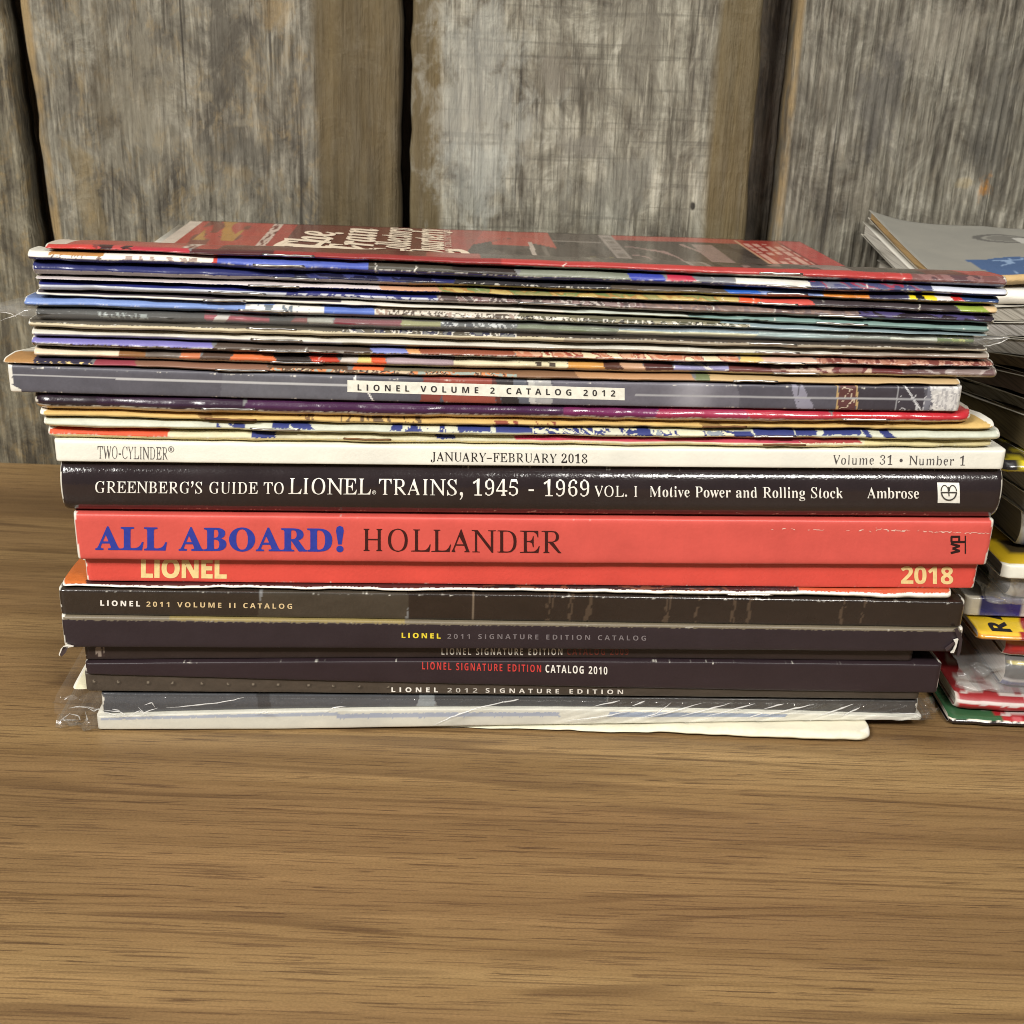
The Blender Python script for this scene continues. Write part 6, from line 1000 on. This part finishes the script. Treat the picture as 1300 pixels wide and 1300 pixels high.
# bottom: green and red cover, black fold
def p_r1(x, v):
    c = pal(x.shape, (40, 30, 30)); t = v > .72
    c[t] = alb((168, 40, 44)); c[t & (x < 17)] = alb((52, 92, 60)); c[t & (x > 19) & (vn(x*.6, 5) > .75)] = alb((190, 90, 96)); c[(np.abs(v-.74) < .06) & (vn(x*.8, 3) > .3)] = alb((226, 216, 200)); return c
def t_r1(u, t):
    c = pal(u.shape, (160, 40, 44)); x = u*275
    c[x < 15+14*t] = alb((52, 92, 60)); c[(vn(x*.16, 7, t*30) > .55) & (x > 12+12*t)] = alb((206, 196, 192)); return c
R('magazine with a green and red cover, lowest of the stack at the right', 0.0001, .0034, .1462, .0120, mmpaint(p_r1), mat=M_GLOSS, top_paint=t_r1, top_rows=60, ncol=260, seed=201)
R('pinkish white magazine second from the table in the stack at the right', .0035, .0090, .1490, .0155, plain((206, 196, 192), (170, 44, 46), 3, [(1300, 1400, .75, 9, (150, 40, 44))]), mat=M_SATIN, seed=203, top_paint=lambda u, t: np.where((vn(u*90, 3, t*30) > .5)[..., None], alb((196, 186, 180)), alb((150, 44, 46))), top_rows=50, ncol=240)
def p_r3(x, v):
    c = pal(x.shape, (30, 27, 27)); c[v < .24] = alb((44, 58, 128)); c[(v > .24) & (v < .30)] = alb((206, 206, 206)); c[(v > .80) & (v < .88) & (x > 2)] = alb((206, 190, 52)); return c
r3 = R('black magazine with a thin yellow line and a blue foot, bagged, thick folded page ends', .0092, .0208, .1655, .0200, mmpaint(p_r3), mat=M_GLOSS, r=.004, pages=(206, 200, 190), seed=205)
def p_r4(x, v):
    c = pal(x.shape, (178, 44, 40)); c[v > .62] = alb((204, 130, 58)); c[v < .12] = alb((214, 206, 190)); return c
R('red and orange magazine with a rounded fold, under the yellow one', .0210, .0288, .1640, .0205, mmpaint(p_r4), mat=M_GLOSS, r=.0026, pages=(208, 204, 194), seed=207)
def p_r5(x, v):
    c = pal(x.shape, (214, 150, 54)); c[v > .8] = alb((232, 186, 60)); c[(x > 13.5)] = alb((150, 40, 40)); return c
def t_r5(u, t):
    c = pal(u.shape, (232, 196, 44)); x = u*275; d = t*205
    c[x > 14+.28*d] = alb((158, 46, 46)); c[x > 20+.28*d] = alb((196, 196, 196)); return c
r5 = R('yellow magazine with large black capitals on its cover, sticking forward', .0290, .0322, .1525, .0165, mmpaint(p_r5), mat=M_GLOSS, top_paint=t_r5, top_rows=70, ncol=260, pages=(196, 188, 180), seed=209)
# the capitals, read from the fold to the back
V = []; Fc = []
for txt, y0, y1 in (('R', .0022, .0098), ('A', .0112, .0195)):
    vs, fs, wd = text_geo('ss', txt, 0, .012); b = len(V)
    for a, v in vs:
        X = np.array([r5.X0+.0110-.0062*v]); p = r5.pt(X, 't', y0+(y1-y0)*a/wd)[0]; p[2] += .00012; V.append(p)
    Fc += [[b+i for i in f] for f in fs]
mesh_obj('cover_lettering', V, Fc, ink((36, 32, 30)), r5.root, smooth=False, loc=r5.loc)
def p_r6(x, v):
    c = pal(x.shape, (46, 50, 124)); c[x < 5.2] = alb((208, 202, 186)); c[x > 19] = alb((196, 192, 186)); return c
R('blue magazine with a white left end, behind the yellow one with black capitals', .0326, .0392, .1510, .0285, mmpaint(p_r6), mat=M_GLOSS, square=True, ncol=260, pages=(190, 184, 176), seed=211, top_paint=lambda u, t: pal(u.shape, (120, 116, 110)))
r6b = R('grey magazine in a crumpled bag between the blue and the white-and-yellow ones', .0396, .0500, .1640, .0260, plain((150, 144, 136), None, 5), mat=M_SATIN, r=.004, pages=(150, 146, 140), seed=213)
def t_r7(u, t):
    c = pal(u.shape, (206, 172, 30)); c[(t > .05) & (t < .12) & (u > .02)] = alb((70, 58, 36)); c[t > .3] = alb((120, 100, 30)); return c
R('white square-backed magazine with a yellow cover, midway up the stack at the right', .0504, .0550, .1572, .0195, plain((236, 234, 220), None, 6), mat=M_SATIN, square=True, pages=(120, 116, 112), top_paint=t_r7, top_rows=60, seed=215)
def zy(y): return zr(y, .024)
z = .0556
for (lab, y1, X0, Y, col, colb, pg, kw) in (
        ('blue-covered magazine just above the yellow-topped one', 664, .1665, .032, (58, 88, 150), (40, 70, 130), (128, 122, 112), {}),
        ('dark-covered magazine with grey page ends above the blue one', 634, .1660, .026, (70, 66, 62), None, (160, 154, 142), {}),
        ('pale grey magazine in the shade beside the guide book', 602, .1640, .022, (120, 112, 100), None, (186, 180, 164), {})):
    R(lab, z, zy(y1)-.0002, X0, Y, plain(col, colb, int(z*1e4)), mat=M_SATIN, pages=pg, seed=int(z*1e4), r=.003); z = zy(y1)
def p_r11(x, v):
    c = pal(x.shape, (206, 190, 40)); c[(x < 6) & (v > .3)] = alb((50, 48, 52)); c[v < .2] = alb((110, 106, 110)); return c
def t_r11(u, t): c = pal(u.shape, (186, 170, 40)); c[(vn(u*60, 4, t*40) > .52)] = alb((44, 40, 30)); return c
R('yellow and black magazine peeping out beside the white-backed periodical', z, zy(585)-.0002, .1520, .0225, mmpaint(p_r11), mat=M_GLOSS, top_paint=t_r11, top_rows=40, pages=(90, 86, 84), seed=231); z = zy(585)
for (lab, y1, X0, Y, col, pg, kw) in (
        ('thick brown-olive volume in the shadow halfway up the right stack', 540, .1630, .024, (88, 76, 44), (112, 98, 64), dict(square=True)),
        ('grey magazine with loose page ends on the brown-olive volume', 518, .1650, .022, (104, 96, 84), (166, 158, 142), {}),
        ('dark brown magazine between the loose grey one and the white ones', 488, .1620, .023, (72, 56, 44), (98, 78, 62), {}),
        ('brownish magazine with olive page ends, under the three white ones', 462, .1640, .024, (106, 80, 52), (140, 118, 88), {})):
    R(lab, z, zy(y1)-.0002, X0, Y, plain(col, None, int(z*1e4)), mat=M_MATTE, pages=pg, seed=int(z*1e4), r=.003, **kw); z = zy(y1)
bow = lambda X, d: -.0022*np.sin(np.clip(np.asarray(d, float)/.085, 0, 1)*PI)
for (lab, y1, col, pg, X0) in (('white magazine with curling page ends, lowest of the three white ones', 437, (206, 202, 196), (226, 222, 216), .1600),
        ('white magazine with a dark line, middle of the three white ones', 414, (150, 144, 146), (218, 214, 210), .1625),
        ('greyish white magazine sagging in the middle, uppermost of the three white ones', 390, (196, 190, 178), (218, 212, 200), .1640)):
    R(lab, z, zy(y1)-.0002, X0, .026, plain(col, None, int(z*1e4)), mat=M_SATIN, pages=pg, seed=int(z*1e4), r=.002, lift=bow); z = zy(y1)
ZT = z
# the two loose smaller ones on top, their back corners curled up
one = lambda d: np.ones_like(np.asarray(d, float))
def curl(a, b): return lambda X, d: a*np.exp(-(np.asarray(X, float)-.156)/.028)*np.clip(np.asarray(d, float)/.09, 0, 1.2)**1.2+b*np.clip((np.asarray(X, float)-.156)/.05, 0, 1)**1.5
zb_ = ZT*float(sag(.10))+.0006
R('white magazine with a curled corner, second from the top of the right stack', zb_, zb_+.0060, .1535, .118, plain((226, 222, 212), (206, 200, 190), 77), mat=M_SATIN, sagf=one, lift=curl(.0065, .0015), L=.26, depth=.108, pages=(222, 218, 208), r=.002, seed=301)
def t_r18(u, t):
    c = pal(u.shape, (136, 134, 126)); x = u*260
    c[(t < .30+.02*np.sin(x*.2)) & (x > 22-8*t)] = alb((62, 88, 128)); c[(t < .3) & (x > 30) & (np.abs(vn(x*.2, 4, t*9)-.5) < .035)] = alb((128, 152, 184))
    e = ((x-52)/15)**2+((t-.70)/.10)**2; c[(e < 1) & (e > .55)] = alb((92, 90, 86)); c[(e < .4)] = alb((108, 106, 100)); c[(x > 54) & (((x-70)/20)**2+((t-.66)/.10)**2 < 1)] = alb((176, 174, 168)); return c
R('old magazine with a grey and blue cover and yellowed edges, uppermost at the right', zb_+.0064, zb_+.0106, .1550, .120, plain((186, 156, 108), (150, 126, 88), 78), mat=M_MATTE, sagf=one, lift=curl(.0080, .0030), L=.26, depth=.104, pages=(196, 164, 112), r=.0016, seed=303, top_paint=t_r18, top_rows=70, ncol=260)
film('plastic_sleeve', 'cloudy clear bag hanging from the black magazine low in the right stack', r3.zb, r3.zt, lambda X: .0185+0*X, r3.X0, r3.X0+.03, .0155, .002, .17, amp=.0006, seed=21, mat=M_FILM2, pinch=.25, droop=.0020, flap_amp=.0016, fd=.004)
film('plastic_sleeve', 'crumpled clear bag bulging out midway up the right stack', r6b.zb, r6b.zt, lambda X: .0225+0*X, r6b.X0, r6b.X0+.06, .0075, .002, .12, amp=.0022, seed=25, mat=M_FILM2, pinch=.2, droop=.001, flap_amp=.0030, fd=.004)
